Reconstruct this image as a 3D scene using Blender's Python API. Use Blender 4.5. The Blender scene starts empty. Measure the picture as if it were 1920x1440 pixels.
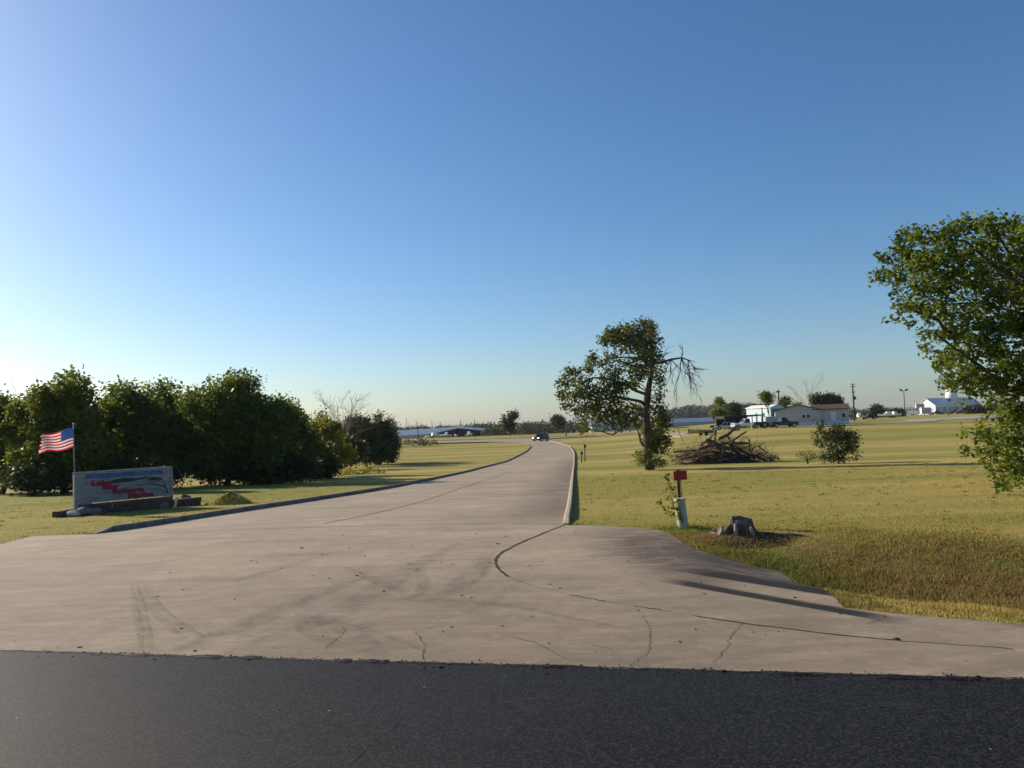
import bpy, bmesh, math, random
import numpy as np
from mathutils import Vector, Matrix
from mathutils.geometry import delaunay_2d_cdt

random.seed(7); RNG = np.random.default_rng(11)
sc = bpy.context.scene
COL = sc.collection
R = math.radians

# ------------------------------------------------------------------ camera
F, CX, CY = 1443.0, 960.0, 720.0            # focal length and centre in photograph pixels
EYE, PITCH, ROLL = 2.2, R(3.05), R(2.0)
_f = np.array([0, math.cos(PITCH), math.sin(PITCH)]); _r0 = np.array([1.0, 0, 0]); _u0 = np.array([0, -math.sin(PITCH), math.cos(PITCH)])
RR = math.cos(ROLL) * _r0 - math.sin(ROLL) * _u0
UU = math.sin(ROLL) * _r0 + math.cos(ROLL) * _u0
cam = bpy.data.objects.new('camera', bpy.data.cameras.new('camera')); COL.objects.link(cam)
cam.data.sensor_width = 36.0; cam.data.lens = 36.0 * F / 1920.0
cam.data.clip_start = 0.05; cam.data.clip_end = 12000
m = Matrix.Identity(4)
for i in range(3):
    m[i][0], m[i][1], m[i][2] = RR[i], UU[i], -_f[i]
m[2][3] = EYE
cam.matrix_world = m
sc.camera = cam

# ------------------------------------------------------------------ sky, sun, exposure
SUN_EL, SUN_AZ = R(24.0), R(-59.0)          # azimuth clockwise from +Y (ahead); the sun stands to the left
world = bpy.data.worlds.new('World'); sc.world = world; world.use_nodes = True
wn = world.node_tree; bgn = wn.nodes['Background']
sky = wn.nodes.new('ShaderNodeTexSky'); sky.sky_type = 'NISHITA'; sky.sun_disc = False
sky.sun_elevation = SUN_EL; sky.sun_rotation = SUN_AZ % (2 * math.pi)
sky.altitude = 0; sky.air_density = 1.0; sky.dust_density = 0.75; sky.ozone_density = 4.0
whs = wn.nodes.new('ShaderNodeHueSaturation'); whs.inputs['Saturation'].default_value = 1.12
wmx = wn.nodes.new('ShaderNodeMix'); wmx.data_type = 'RGBA'; wmx.blend_type = 'MULTIPLY'; wmx.inputs[0].default_value = 1.0; wmx.inputs[7].default_value = (.97, 1.01, 1.05, 1)
wn.links.new(sky.outputs[0], whs.inputs['Color']); wn.links.new(whs.outputs[0], wmx.inputs[6]); wn.links.new(wmx.outputs[2], bgn.inputs[0]); bgn.inputs[1].default_value = 0.087
sun = bpy.data.objects.new('sun', bpy.data.lights.new('sun', 'SUN')); COL.objects.link(sun)
sun.data.energy = 5.0; sun.data.angle = R(0.5); sun.data.color = (1.0, 0.86, 0.68)
SDIR = Vector((math.sin(SUN_AZ) * math.cos(SUN_EL), math.cos(SUN_AZ) * math.cos(SUN_EL), math.sin(SUN_EL)))
sun.rotation_euler = (-SDIR).to_track_quat('-Z', 'Y').to_euler()
sc.view_settings.view_transform = 'Standard'; sc.view_settings.look = 'None'
sc.view_settings.exposure = 0.5; sc.view_settings.gamma = 1.0; sc.view_settings.use_curve_mapping = False
sc.render.engine = 'CYCLES'
sc.cycles.use_denoising = True
sc.cycles.max_bounces = 6; sc.cycles.diffuse_bounces = 3; sc.cycles.glossy_bounces = 2
sc.cycles.transmission_bounces = 4; sc.cycles.transparent_max_bounces = 8; sc.cycles.volume_bounces = 0

# ------------------------------------------------------------------ ground height
def sstep(a, b, x):
    t = np.clip((np.asarray(x, float) - a) / (b - a), 0, 1); return t * t * (3 - 2 * t)

_ky = [-400, 0, 18, 34, 44, 60, 91, 140, 170, 220, 250, 320, 600, 1000, 6000]
_kz = [0, 0, 0, -.5, -.85, -1.4, -2.2, -2.1, -1.5, -1.05, -1.0, -3.2, -5, -6, -8]
_ty = np.arange(-400, 6000, 1.0); _tz = np.interp(_ty, _ky, _kz)
_k = np.hanning(15); _k /= _k.sum(); _tz = np.convolve(np.pad(_tz, 7, 'edge'), _k, 'valid')
LIP0 = np.array([2.07, 10.65]); LIP1 = np.array([3.72, 8.6]); LIPL = np.linalg.norm(LIP1 - LIP0)
LU = (LIP1 - LIP0) / LIPL; LN = np.array([-LU[1], LU[0]])

def vnoise(x, y, seed=0):
    x = np.asarray(x, float); y = np.asarray(y, float)
    xi = np.floor(x).astype(np.int64); yi = np.floor(y).astype(np.int64); xf = x - xi; yf = y - yi
    def h(a, b):
        n = (a * 374761393 + b * 668265263 + seed * 982451653) & 0x7fffffff
        n = ((n ^ (n >> 13)) * 1274126177) & 0x7fffffff
        return ((n ^ (n >> 16)) & 0xffff) / 65535.0
    u = xf * xf * (3 - 2 * xf); v = yf * yf * (3 - 2 * yf)
    return (h(xi, yi) * (1 - u) + h(xi + 1, yi) * u) * (1 - v) + (h(xi, yi + 1) * (1 - u) + h(xi + 1, yi + 1) * u) * v

def H(x, y):
    x = np.asarray(x, float); y = np.asarray(y, float)
    b = np.interp(y, _ty, _tz)
    q = x / np.maximum(y, 1)
    w = sstep(.10, .34, q) * sstep(60, 140, y)
    z = b * (1 - w) + (0.15 - sstep(500, 900, y) * 4) * w
    # drainage ditch along the main road, right of the drive
    v = (y - 6.96 + .2 * x) * .98
    s = ((x - LIP0[0]) * LU[0] + (y - LIP0[1]) * LU[1]) / LIPL
    n = (x - LIP0[0]) * LN[0] + (y - LIP0[1]) * LN[1]
    z = z - .62 * sstep(1.9, 4.2, v) * (1 - sstep(4.6, 9.0, v)) * sstep(2.0, 5.0, x) * sstep(.75, 2.1, n)
    fade = sstep(-.45, .45, s) * (1 - sstep(.98, 1.45, s))
    z = z - fade * (.022 * sstep(-.24, -.16, n) - .020 * sstep(-.05, .46, n) + .034 * sstep(.48, .56, n) - .03 * sstep(.7, 1.4, n))
    return z

def ray(px, py):
    d = _f + (px - CX) / F * RR + (CY - py) / F * UU
    return d / d[1]                         # one metre forward per unit

def G(px, py, off=0.0):
    """the point of the ground seen at a pixel of the photograph"""
    d = ray(px, py); t0 = 3.0; t = 3.0
    while t < 3000:
        if EYE + d[2] * t <= H(d[0] * t, t) + off: break
        t0 = t; t *= 1.01
    a, b = t0, t
    for _ in range(30):
        c = (a + b) / 2
        if EYE + d[2] * c <= H(d[0] * c, c) + off: b = c
        else: a = c
    return np.array([d[0] * b, b, EYE + d[2] * b])

def AT(px, py, depth):
    d = ray(px, py); return np.array([d[0] * depth, depth, EYE + d[2] * depth])

def ON(px, depth):
    """a spot on the ground at a given distance ahead, in a given column"""
    d = ray(px, 797); x = d[0] * depth
    return np.array([x, depth, float(H(x, depth))])

# ------------------------------------------------------------------ materials
def mat(name):
    mt = bpy.data.materials.new(name); mt.use_nodes = True
    nt = mt.node_tree; return mt, nt, nt.nodes['Principled BSDF']

def N(nt, t, **kw):
    n = nt.nodes.new(t)
    for k, v in kw.items(): setattr(n, k, v)
    return n

def plain(name, c, rough=.7, metal=0, var=.25, scale=6.0, bump=.15, spec=.3, stretch=(1, 1, 1)):
    """a colour broken up by noise, with a little relief"""
    mt, nt, b = mat(name)
    tc = N(nt, 'ShaderNodeTexCoord'); mp = N(nt, 'ShaderNodeMapping'); mp.inputs['Scale'].default_value = stretch
    nt.links.new(tc.outputs['Object'], mp.inputs[0])
    no = N(nt, 'ShaderNodeTexNoise'); no.inputs['Scale'].default_value = scale; no.inputs['Detail'].default_value = 6
    nt.links.new(mp.outputs[0], no.inputs[0])
    cr = N(nt, 'ShaderNodeValToRGB'); e = cr.color_ramp.elements
    e[0].position = .3; e[1].position = .7
    e[0].color = tuple(x * (1 - var) for x in c) + (1,); e[1].color = tuple(min(1, x * (1 + var)) for x in c) + (1,)
    nt.links.new(no.outputs['Fac'], cr.inputs[0]); nt.links.new(cr.outputs[0], b.inputs['Base Color'])
    b.inputs['Roughness'].default_value = rough; b.inputs['Metallic'].default_value = metal
    b.inputs['Specular IOR Level'].default_value = spec
    if bump:
        bp = N(nt, 'ShaderNodeBump'); bp.inputs['Strength'].default_value = bump; bp.inputs['Distance'].default_value = .02
        nt.links.new(no.outputs['Fac'], bp.inputs['Height']); nt.links.new(bp.outputs[0], b.inputs['Normal'])
    return mt

def leafmat(name, c0, c1, trans=.35, rough=.5):
    """leaf colour varies from leaf to leaf; light comes through"""
    mt, nt, b = mat(name)
    at = N(nt, 'ShaderNodeAttribute', attribute_name='rnd')
    cr = N(nt, 'ShaderNodeValToRGB'); e = cr.color_ramp.elements
    e[0].color = tuple(c0) + (1,); e[1].color = tuple(c1) + (1,)
    nt.links.new(at.outputs['Fac'], cr.inputs[0]); nt.links.new(cr.outputs[0], b.inputs['Base Color'])
    b.inputs['Roughness'].default_value = rough; b.inputs['Specular IOR Level'].default_value = .3
    tr = N(nt, 'ShaderNodeBsdfTranslucent'); hs = N(nt, 'ShaderNodeHueSaturation')
    hs.inputs['Saturation'].default_value = 1.1; hs.inputs['Value'].default_value = 1.3; hs.inputs['Hue'].default_value = .485
    nt.links.new(cr.outputs[0], hs.inputs['Color']); nt.links.new(hs.outputs[0], tr.inputs[0])
    mx = N(nt, 'ShaderNodeMixShader'); mx.inputs[0].default_value = trans
    nt.links.new(b.outputs[0], mx.inputs[1]); nt.links.new(tr.outputs[0], mx.inputs[2])
    nt.links.new(mx.outputs[0], nt.nodes['Material Output'].inputs[0])
    return mt

def mixc(nt, fac, a, b, blend='MIX'):
    n = N(nt, 'ShaderNodeMix', data_type='RGBA', blend_type=blend)
    for sock, v in ((n.inputs[0], fac), (n.inputs[6], a), (n.inputs[7], b)):
        if hasattr(v, 'is_output'): nt.links.new(v, sock)
        elif isinstance(v, (int, float)): sock.default_value = v
        else: sock.default_value = tuple(v) + (1,)
    return n.outputs[2]

def noise(nt, vec, scale, detail=5, rough=.55, stretch=None, loc=(0, 0, 0), rot=0):
    if stretch is not None:
        mp = N(nt, 'ShaderNodeMapping'); mp.inputs['Scale'].default_value = stretch; mp.inputs['Location'].default_value = loc
        mp.inputs['Rotation'].default_value = (0, 0, rot)
        nt.links.new(vec, mp.inputs[0]); vec = mp.outputs[0]
    n = N(nt, 'ShaderNodeTexNoise'); n.inputs['Scale'].default_value = scale; n.inputs['Detail'].default_value = detail
    n.inputs['Roughness'].default_value = rough
    nt.links.new(vec, n.inputs[0]); return n.outputs['Fac']

def ramp(nt, fac, a, b):
    n = N(nt, 'ShaderNodeMapRange'); n.inputs[1].default_value = a; n.inputs[2].default_value = b
    nt.links.new(fac, n.inputs[0]); return n.outputs[0]

def ground_mat():
    mt, nt, b = mat('mown_dry_grass')
    tc = N(nt, 'ShaderNodeTexCoord'); v = tc.outputs['Object']
    big = ramp(nt, noise(nt, v, 1, 4, .5, (.020, .085, 0), (3.1, .3, 0), R(4)), .40, .60)
    mid = ramp(nt, noise(nt, v, 1, 5, .6, (.10, .55, 0), (7, 2, 0), R(4)), .36, .66)
    fine = ramp(nt, noise(nt, v, 9, 7, .7), .3, .7)
    clump = ramp(nt, noise(nt, v, 1.3, 6, .65), .35, .68)
    green = mixc(nt, fine, (.140, .160, .028), (.225, .232, .048))
    tan = mixc(nt, fine, (.330, .245, .070), (.480, .365, .120))
    ml = N(nt, 'ShaderNodeMath', operation='MULTIPLY_ADD'); nt.links.new(mid, ml.inputs[0]); ml.inputs[1].default_value = .5
    nt.links.new(big, ml.inputs[2])
    fac = ramp(nt, ml.outputs[0], .08, 1.30)
    c = mixc(nt, fac, green, tan)
    m2 = N(nt, 'ShaderNodeMath', operation='MULTIPLY'); nt.links.new(clump, m2.inputs[0]); m2.inputs[1].default_value = .22
    c = mixc(nt, m2.outputs[0], c, (.17, .165, .036))
    # dead brown thatch in the ditch (attribute laid on the mesh)
    at = N(nt, 'ShaderNodeAttribute', attribute_name='brown')
    m3 = N(nt, 'ShaderNodeMath', operation='MULTIPLY'); nt.links.new(at.outputs['Fac'], m3.inputs[0])
    nt.links.new(ramp(nt, noise(nt, v, 1.1, 6, .65, (.6, 1.6, 1)), .25, .55), m3.inputs[1])
    c = mixc(nt, m3.outputs[0], c, mixc(nt, fine, (.075, .048, .020), (.20, .135, .055)))
    nt.links.new(c, b.inputs['Base Color']); b.inputs['Roughness'].default_value = .9; b.inputs['Specular IOR Level'].default_value = .1
    bp = N(nt, 'ShaderNodeBump'); bp.inputs['Strength'].default_value = .7; bp.inputs['Distance'].default_value = .05
    nt.links.new(noise(nt, v, 14, 6, .75), bp.inputs['Height']); nt.links.new(bp.outputs[0], b.inputs['Normal'])
    return mt

def concrete_mat():
    mt, nt, b = mat('weathered_concrete')
    tc = N(nt, 'ShaderNodeTexCoord'); v = tc.outputs['Object']
    base = mixc(nt, ramp(nt, noise(nt, v, .30, 6, .62), .34, .66), (.295, .240, .172), (.425, .350, .252))
    mott = ramp(nt, noise(nt, v, 2.6, 7, .68), .38, .64)
    m0 = N(nt, 'ShaderNodeMath', operation='MULTIPLY'); nt.links.new(mott, m0.inputs[0]); m0.inputs[1].default_value = .38
    base = mixc(nt, m0.outputs[0], base, (.208, .166, .122))
    streak = ramp(nt, noise(nt, v, 1, 6, .65, (.30, 1.5, 1), (1.3, 4, 0), R(-35)), .47, .70)
    s2 = N(nt, 'ShaderNodeMath', operation='MULTIPLY'); nt.links.new(streak, s2.inputs[0]); s2.inputs[1].default_value = .50
    c = mixc(nt, s2.outputs[0], base, (.165, .134, .110))
    pale = ramp(nt, noise(nt, v, 1, 6, .65, (.5, 2.2, 1), (5, 1, 0), R(-12)), .56, .72)
    s4 = N(nt, 'ShaderNodeMath', operation='MULTIPLY'); nt.links.new(pale, s4.inputs[0]); s4.inputs[1].default_value = .35
    c = mixc(nt, s4.outputs[0], c, (.44, .37, .29))
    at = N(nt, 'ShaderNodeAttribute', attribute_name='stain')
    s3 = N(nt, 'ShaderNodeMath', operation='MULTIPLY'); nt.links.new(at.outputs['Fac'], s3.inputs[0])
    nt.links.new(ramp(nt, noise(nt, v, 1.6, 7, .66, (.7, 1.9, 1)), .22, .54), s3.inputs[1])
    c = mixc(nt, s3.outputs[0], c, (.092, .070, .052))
    grit = ramp(nt, noise(nt, v, 70, 3, .75), .30, .70)
    c = mixc(nt, .34, c, mixc(nt, grit, (.12, .11, .10), (.80, .76, .70)), 'OVERLAY')
    pit = ramp(nt, noise(nt, v, 13, 6, .72), .54, .66)
    p2 = N(nt, 'ShaderNodeMath', operation='MULTIPLY'); nt.links.new(pit, p2.inputs[0]); p2.inputs[1].default_value = .34
    c = mixc(nt, p2.outputs[0], c, (.150, .120, .090))
    lite = ramp(nt, noise(nt, v, 9, 6, .72, (1, 1.4, 1), (3, 7, 0)), .57, .68)
    p3 = N(nt, 'ShaderNodeMath', operation='MULTIPLY'); nt.links.new(lite, p3.inputs[0]); p3.inputs[1].default_value = .30
    c = mixc(nt, p3.outputs[0], c, (.47, .40, .31))
    vo = N(nt, 'ShaderNodeTexVoronoi'); vo.inputs['Scale'].default_value = 2.3; nt.links.new(v, vo.inputs[0])
    sp = ramp(nt, vo.outputs['Distance'], .030, .012)
    c = mixc(nt, sp, c, (.07, .06, .055))
    at2 = N(nt, 'ShaderNodeAttribute', attribute_name='swale_shade')
    c = mixc(nt, at2.outputs['Fac'], c, (.012, .0115, .012))  # near-black colour for the painted shade in the swale
    nt.links.new(c, b.inputs['Base Color']); b.inputs['Roughness'].default_value = .85; b.inputs['Specular IOR Level'].default_value = .25
    bp = N(nt, 'ShaderNodeBump'); bp.inputs['Strength'].default_value = .35; bp.inputs['Distance'].default_value = .008
    nt.links.new(noise(nt, v, 35, 6, .7), bp.inputs['Height']); nt.links.new(bp.outputs[0], b.inputs['Normal'])
    return mt

def asphalt_mat():
    mt, nt, b = mat('dark_asphalt')
    tc = N(nt, 'ShaderNodeTexCoord'); v = tc.outputs['Object']
    c = mixc(nt, ramp(nt, noise(nt, v, .8, 6, .62), .32, .68), (.0044, .0037, .0029), (.0098, .0085, .0070))
    st = N(nt, 'ShaderNodeTexVoronoi'); st.inputs['Scale'].default_value = 75; nt.links.new(v, st.inputs[0])
    sx = N(nt, 'ShaderNodeSeparateColor'); nt.links.new(st.outputs['Color'], sx.inputs[0])
    c = mixc(nt, ramp(nt, sx.outputs[0], .45, 1.0), mixc(nt, .4, c, (.0035, .0035, .0035)), mixc(nt, .42, c, (.088, .080, .070)))
    wear = ramp(nt, noise(nt, v, 1, 6, .7, (.8, 3.2, 1), (0, 0, 0), R(11)), .62, .72)
    w2 = N(nt, 'ShaderNodeMath', operation='MULTIPLY'); nt.links.new(wear, w2.inputs[0]); w2.inputs[1].default_value = .45
    c = mixc(nt, w2.outputs[0], c, (.070, .065, .058))
    vo = N(nt, 'ShaderNodeTexVoronoi'); vo.inputs['Scale'].default_value = 3.1; nt.links.new(v, vo.inputs[0])
    c = mixc(nt, ramp(nt, vo.outputs['Distance'], .028, .018), c, (.42, .40, .37))
    nt.links.new(c, b.inputs['Base Color']); b.inputs['Roughness'].default_value = .58; b.inputs['Specular IOR Level'].default_value = .14
    bp = N(nt, 'ShaderNodeBump'); bp.inputs['Strength'].default_value = .55; bp.inputs['Distance'].default_value = .010
    nt.links.new(noise(nt, v, 130, 3, .8), bp.inputs['Height']); nt.links.new(bp.outputs[0], b.inputs['Normal'])
    return mt

def skid_mat():
    mt, nt, b = mat('tyre_rubber_trace')
    b.inputs['Base Color'].default_value = (.06, .052, .048, 1); b.inputs['Roughness'].default_value = .8
    tc = N(nt, 'ShaderNodeTexCoord')
    tr = N(nt, 'ShaderNodeBsdfTransparent'); mx = N(nt, 'ShaderNodeMixShader')
    f = ramp(nt, noise(nt, tc.outputs['Object'], 5, 5, .7), .35, .75)
    k = N(nt, 'ShaderNodeMath', operation='MULTIPLY'); nt.links.new(f, k.inputs[0]); k.inputs[1].default_value = .25
    nt.links.new(k.outputs[0], mx.inputs[0]); nt.links.new(tr.outputs[0], mx.inputs[1]); nt.links.new(b.outputs[0], mx.inputs[2])
    nt.links.new(mx.outputs[0], nt.nodes['Material Output'].inputs[0])
    return mt

def bladem(name):
    mt, nt, b = mat(name)
    at = N(nt, 'ShaderNodeAttribute', attribute_name='rnd')
    cr = N(nt, 'ShaderNodeValToRGB'); e = cr.color_ramp.elements
    e[0].color = (.080, .125, .018, 1); e[1].color = (.45, .34, .11, 1)
    x = e.new(.42); x.color = (.205, .225, .040, 1)
    x = e.new(.7); x.color = (.52, .39, .125, 1)
    x = e.new(.86); x.color = (.24, .155, .060, 1)
    nt.links.new(at.outputs['Fac'], cr.inputs[0]); nt.links.new(cr.outputs[0], b.inputs['Base Color'])
    b.inputs['Roughness'].default_value = .7; b.inputs['Specular IOR Level'].default_value = .15
    tr = N(nt, 'ShaderNodeBsdfTranslucent'); nt.links.new(cr.outputs[0], tr.inputs[0])
    mx = N(nt, 'ShaderNodeMixShader'); mx.inputs[0].default_value = .45
    nt.links.new(b.outputs[0], mx.inputs[1]); nt.links.new(tr.outputs[0], mx.inputs[2])
    nt.links.new(mx.outputs[0], nt.nodes['Material Output'].inputs[0])
    return mt

def emit(name, c, s):
    mt, nt, b = mat(name)
    b.inputs['Base Color'].default_value = tuple(c) + (1,)
    b.inputs['Emission Color'].default_value = tuple(c) + (1,); b.inputs['Emission Strength'].default_value = s
    return mt

def cloth(name, c):
    mt, nt, b = mat(name); tc = N(nt, 'ShaderNodeTexCoord')
    col = mixc(nt, ramp(nt, noise(nt, tc.outputs['Object'], 14, 4), .3, .7), tuple(x * .9 for x in c), c)
    nt.links.new(col, b.inputs['Base Color']); b.inputs['Roughness'].default_value = .8
    tr = N(nt, 'ShaderNodeBsdfTranslucent'); nt.links.new(col, tr.inputs[0]); mx = N(nt, 'ShaderNodeMixShader'); mx.inputs[0].default_value = .5
    nt.links.new(b.outputs[0], mx.inputs[1]); nt.links.new(tr.outputs[0], mx.inputs[2]); nt.links.new(mx.outputs[0], nt.nodes['Material Output'].inputs[0])
    return mt

def glass_mat():
    mt, nt, b = mat('dark_window_glass')
    b.inputs['Base Color'].default_value = (.012, .016, .02, 1); b.inputs['Roughness'].default_value = .06
    return mt

M = dict(
    ground=ground_mat(), concrete=concrete_mat(), asphalt=asphalt_mat(), skid=skid_mat(), blade=bladem('grass_blades'),
    kerb=plain('kerb_concrete', (.37, .30, .215), .85, var=.22, scale=5, bump=.2),
    shadedkerb=plain('shaded_kerb_concrete', (.155, .132, .108), .9, var=.4, scale=4, bump=.25),  # left kerb: its shade put into a darker copy of the kerb colour
    joint=plain('joint_filler', (.022, .020, .016), .9, var=.5, scale=9),
    crack=plain('dirt_filled_crack', (.055, .047, .038), .95, var=.6, scale=20),
    bark=plain('grey_brown_bark', (.085, .068, .052), .9, var=.45, scale=7, bump=.8, stretch=(1, 1, .25)),
    palebark=plain('pale_dead_wood', (.27, .24, .20), .9, var=.3, scale=7, bump=.5, stretch=(1, 1, .3)),
    greybark=plain('grey_twig_bark', (.15, .135, .12), .9, var=.3, scale=7, bump=.3),
    deadwood=plain('sun_bleached_wood', (.105, .073, .054), .9, var=.5, scale=5, bump=.6),
    leaf_wood=leafmat('woodland_leaf', (0.036, 0.07, 0.014), (0.15, 0.195, 0.04), 0.46),
    leaf_olive=leafmat('olive_leaf', (0.048, 0.08, 0.014), (0.19, 0.215, 0.046), 0.46),
    leaf_mid=leafmat('mid_olive_leaf', (0.036, 0.058, 0.012), (0.14, 0.16, 0.032), 0.38),
    leaf_lime=leafmat('yellow_green_leaf', (0.085, 0.115, 0.014), (0.27, 0.26, 0.045), 0.48),
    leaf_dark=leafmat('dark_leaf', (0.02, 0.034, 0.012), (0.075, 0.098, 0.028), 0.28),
    leaf_near=leafmat('fresh_leaf', (0.04, 0.078, 0.012), (0.165, 0.205, 0.028), 0.45),
    leaf_far=leafmat('distant_leaf', (0.024, 0.040, 0.016), (0.070, 0.088, 0.030), 0.22),
    leaf_brown=leafmat('dry_brown_leaf', (.07, .045, .02), (.20, .14, .06), .25),
    weathered=plain('weathered_white_board', (.24, .25, .24), .85, var=.28, scale=3, bump=.3, stretch=(.6, 1, 6)),
    signblue=plain('faded_blue_paint', (.045, .125, .26), .8, var=.35, scale=5),
    signred=plain('faded_red_paint', (.27, .028, .034), .75, var=.25, scale=9),
    signdark=plain('faded_dark_paint', (.045, .05, .052), .85, var=.3, scale=6),
    signgrey=plain('faded_grey_paint', (.20, .20, .19), .85, var=.35, scale=6),
    stone=plain('rough_brown_stone', (.19, .155, .13), .9, var=.4, scale=4, bump=.7),
    darkstone=plain('dark_retaining_block', (.10, .068, .056), .9, var=.4, scale=5, bump=.6),
    palestone=plain('pale_limestone', (.40, .36, .31), .9, var=.35, scale=5, bump=.7),
    soil=plain('dark_mulch', (.055, .034, .020), .95, var=.6, scale=9, bump=1.0),
    metal=plain('galvanised_steel', (.32, .33, .33), .45, .7, var=.12, scale=9, bump=0),
    polegrey=plain('dull_grey_pole', (.15, .15, .145), .6, .2, var=.15, scale=9, bump=0),
    blackmetal=plain('dark_steel', (.035, .035, .036), .5, .3, var=.2, scale=9, bump=0),
    flagred=cloth('flag_red', (.62, .030, .050)),
    flagwhite=cloth('flag_white', (.82, .80, .78)),
    flagblue=cloth('flag_blue', (.035, .085, .32)),
    markred=plain('marker_red', (.36, .022, .014), .55, var=.10, scale=9, bump=0),
    pedestal=plain('pedestal_plastic', (.36, .39, .31), .5, var=.10, scale=3, bump=.05),
    woodpole=plain('creosoted_pole', (.060, .045, .035), .9, var=.3, scale=5, bump=.4, stretch=(1, 1, .2)),
    brownpost=plain('brown_post', (.085, .055, .035), .85, var=.3, scale=6, bump=.3),
    siding=plain('grey_siding', (.40, .40, .41), .7, var=.06, scale=2, bump=0),
    skirt=plain('pale_skirting', (.58, .61, .66), .7, var=.06, scale=2, bump=0),
    roofbrown=plain('brown_shingles', (.075, .055, .045), .9, var=.3, scale=3, bump=.3),
    white=plain('white_metal_wall', (.80, .79, .76), .6, var=.05, scale=1, bump=0),
    greyroof=plain('light_metal_roof', (.72, .68, .68), .5, var=.08, scale=1, bump=0),
    blueroof=plain('blue_grey_metal_roof', (.14, .19, .26), .5, var=.12, scale=.6, bump=0),
    paleblue=plain('pale_blue_wall', (.52, .64, .68), .6, var=.05, scale=1, bump=0),
    blue=plain('blue_wall', (.05, .17, .34), .6, var=.10, scale=1, bump=0),
    black=plain('dull_black', (.018, .017, .02), .8, var=.3, scale=2, bump=0),
    gravel=plain('grey_gravel', (.30, .27, .235), .95, var=.3, scale=1.5, bump=.4),
    tyre=plain('tyre_rubber', (.018, .018, .019), .85, var=.2, scale=9, bump=0),
    rim=plain('alloy_rim', (.40, .40, .41), .35, .8, var=.1, scale=9, bump=0),
    glass=glass_mat(),
    carblack=plain('black_car_paint', (.016, .018, .022), .25, .2, var=.1, scale=2, bump=0, spec=.5),
    carwhite=plain('white_car_paint', (.74, .74, .73), .3, 0, var=.04, scale=2, bump=0, spec=.5),
    carsilver=plain('silver_car_paint', (.46, .47, .48), .3, .4, var=.05, scale=2, bump=0, spec=.5),
    lamp=emit('lit_headlamp', (1.0, .95, .85), 6.0),
    yellow=plain('yellow_paint', (.52, .42, .10), .6, var=.1, scale=5, bump=0),
)

# ------------------------------------------------------------------ building blocks
class MB:
    """collects vertices and faces in world (or local) coordinates"""
    def __init__(s): s.v = []; s.f = []; s.n = 0
    def add(s, v, f):
        v = [tuple(map(float, p)) for p in v]
        s.f += [tuple(i + s.n for i in q) for q in f]; s.v += v; s.n += len(v); return s
    def box(s, c, d, rz=0, tilt=None):
        v = []
        for dx in (-.5, .5):
            for dy in (-.5, .5):
                for dz in (-.5, .5):
                    p = Vector((dx * d[0], dy * d[1], dz * d[2]))
                    if tilt is not None: p = tilt @ p
                    if rz: p = Matrix.Rotation(rz, 3, 'Z') @ p
                    v.append(Vector(c) + p)
        return s.add(v, [(0, 1, 3, 2), (4, 6, 7, 5), (0, 4, 5, 1), (2, 3, 7, 6), (0, 2, 6, 4), (1, 5, 7, 3)])
    def tube(s, pts, rad, n=7, cap=True):
        pts = [Vector(p) for p in pts]; k = len(pts)
        if not hasattr(rad, '__len__'): rad = [rad] * k
        up = Vector((.31, .17, .93)); rings = []
        for i, p in enumerate(pts):
            t = (pts[min(i + 1, k - 1)] - pts[max(i - 1, 0)]).normalized()
            a = t.cross(up if abs(t.dot(up)) < .97 else Vector((1, 0, 0))).normalized(); b = t.cross(a)
            rings += [p + (a * math.cos(2 * math.pi * j / n) + b * math.sin(2 * math.pi * j / n)) * rad[i] for j in range(n)]
        f = [(i * n + j, i * n + (j + 1) % n, (i + 1) * n + (j + 1) % n, (i + 1) * n + j) for i in range(k - 1) for j in range(n)]
        if cap: f += [tuple(range(n - 1, -1, -1)), tuple((k - 1) * n + j for j in range(n))]
        return s.add(rings, f)
    def prism(s, poly, axis, a, b):
        """2-D polygon extruded along an axis (0=x: poly is (y,z); 1=y: poly is (x,z); 2=z: poly is (x,y))"""
        def p3(q, t):
            return (t, q[0], q[1]) if axis == 0 else (q[0], t, q[1]) if axis == 1 else (q[0], q[1], t)
        n = len(poly)
        v = [p3(q, a) for q in poly] + [p3(q, b) for q in poly]
        return s.add(v, [tuple(range(n - 1, -1, -1)), tuple(range(n, 2 * n))] + [(i, (i + 1) % n, n + (i + 1) % n, n + i) for i in range(n)])
    def build(s, name, material, parent=None, smooth=False, bevel=0):
        return mk(name, s.v, s.f, material, parent, smooth, bevel)

def mk(name, v, f, material, parent=None, smooth=False, bevel=0, world=True):
    me = bpy.data.meshes.new(name)
    o = bpy.data.objects.new(name, me); COL.objects.link(o)
    v = np.array(v, float).reshape(-1, 3)
    if parent is not None:
        o.parent = parent
        if world: v = v - np.array(_wloc(parent))
    me.from_pydata(v.tolist(), [], f)
    bm = bmesh.new(); bm.from_mesh(me); bmesh.ops.recalc_face_normals(bm, faces=bm.faces); bm.to_mesh(me); bm.free()
    me.materials.append(material)
    if smooth: me.polygons.foreach_set('use_smooth', [True] * len(me.polygons))
    if bevel:
        md = o.modifiers.new('bevel', 'BEVEL'); md.width = bevel; md.segments = 2; md.limit_method = 'ANGLE'
    return o

_LOC = {}; _LOCAL = set()
def _wloc(o):
    while o is not None:
        if o.name in _LOC: return (0, 0, 0) if o.name in _LOCAL else _LOC[o.name]
        o = o.parent
    return (0, 0, 0)

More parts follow.
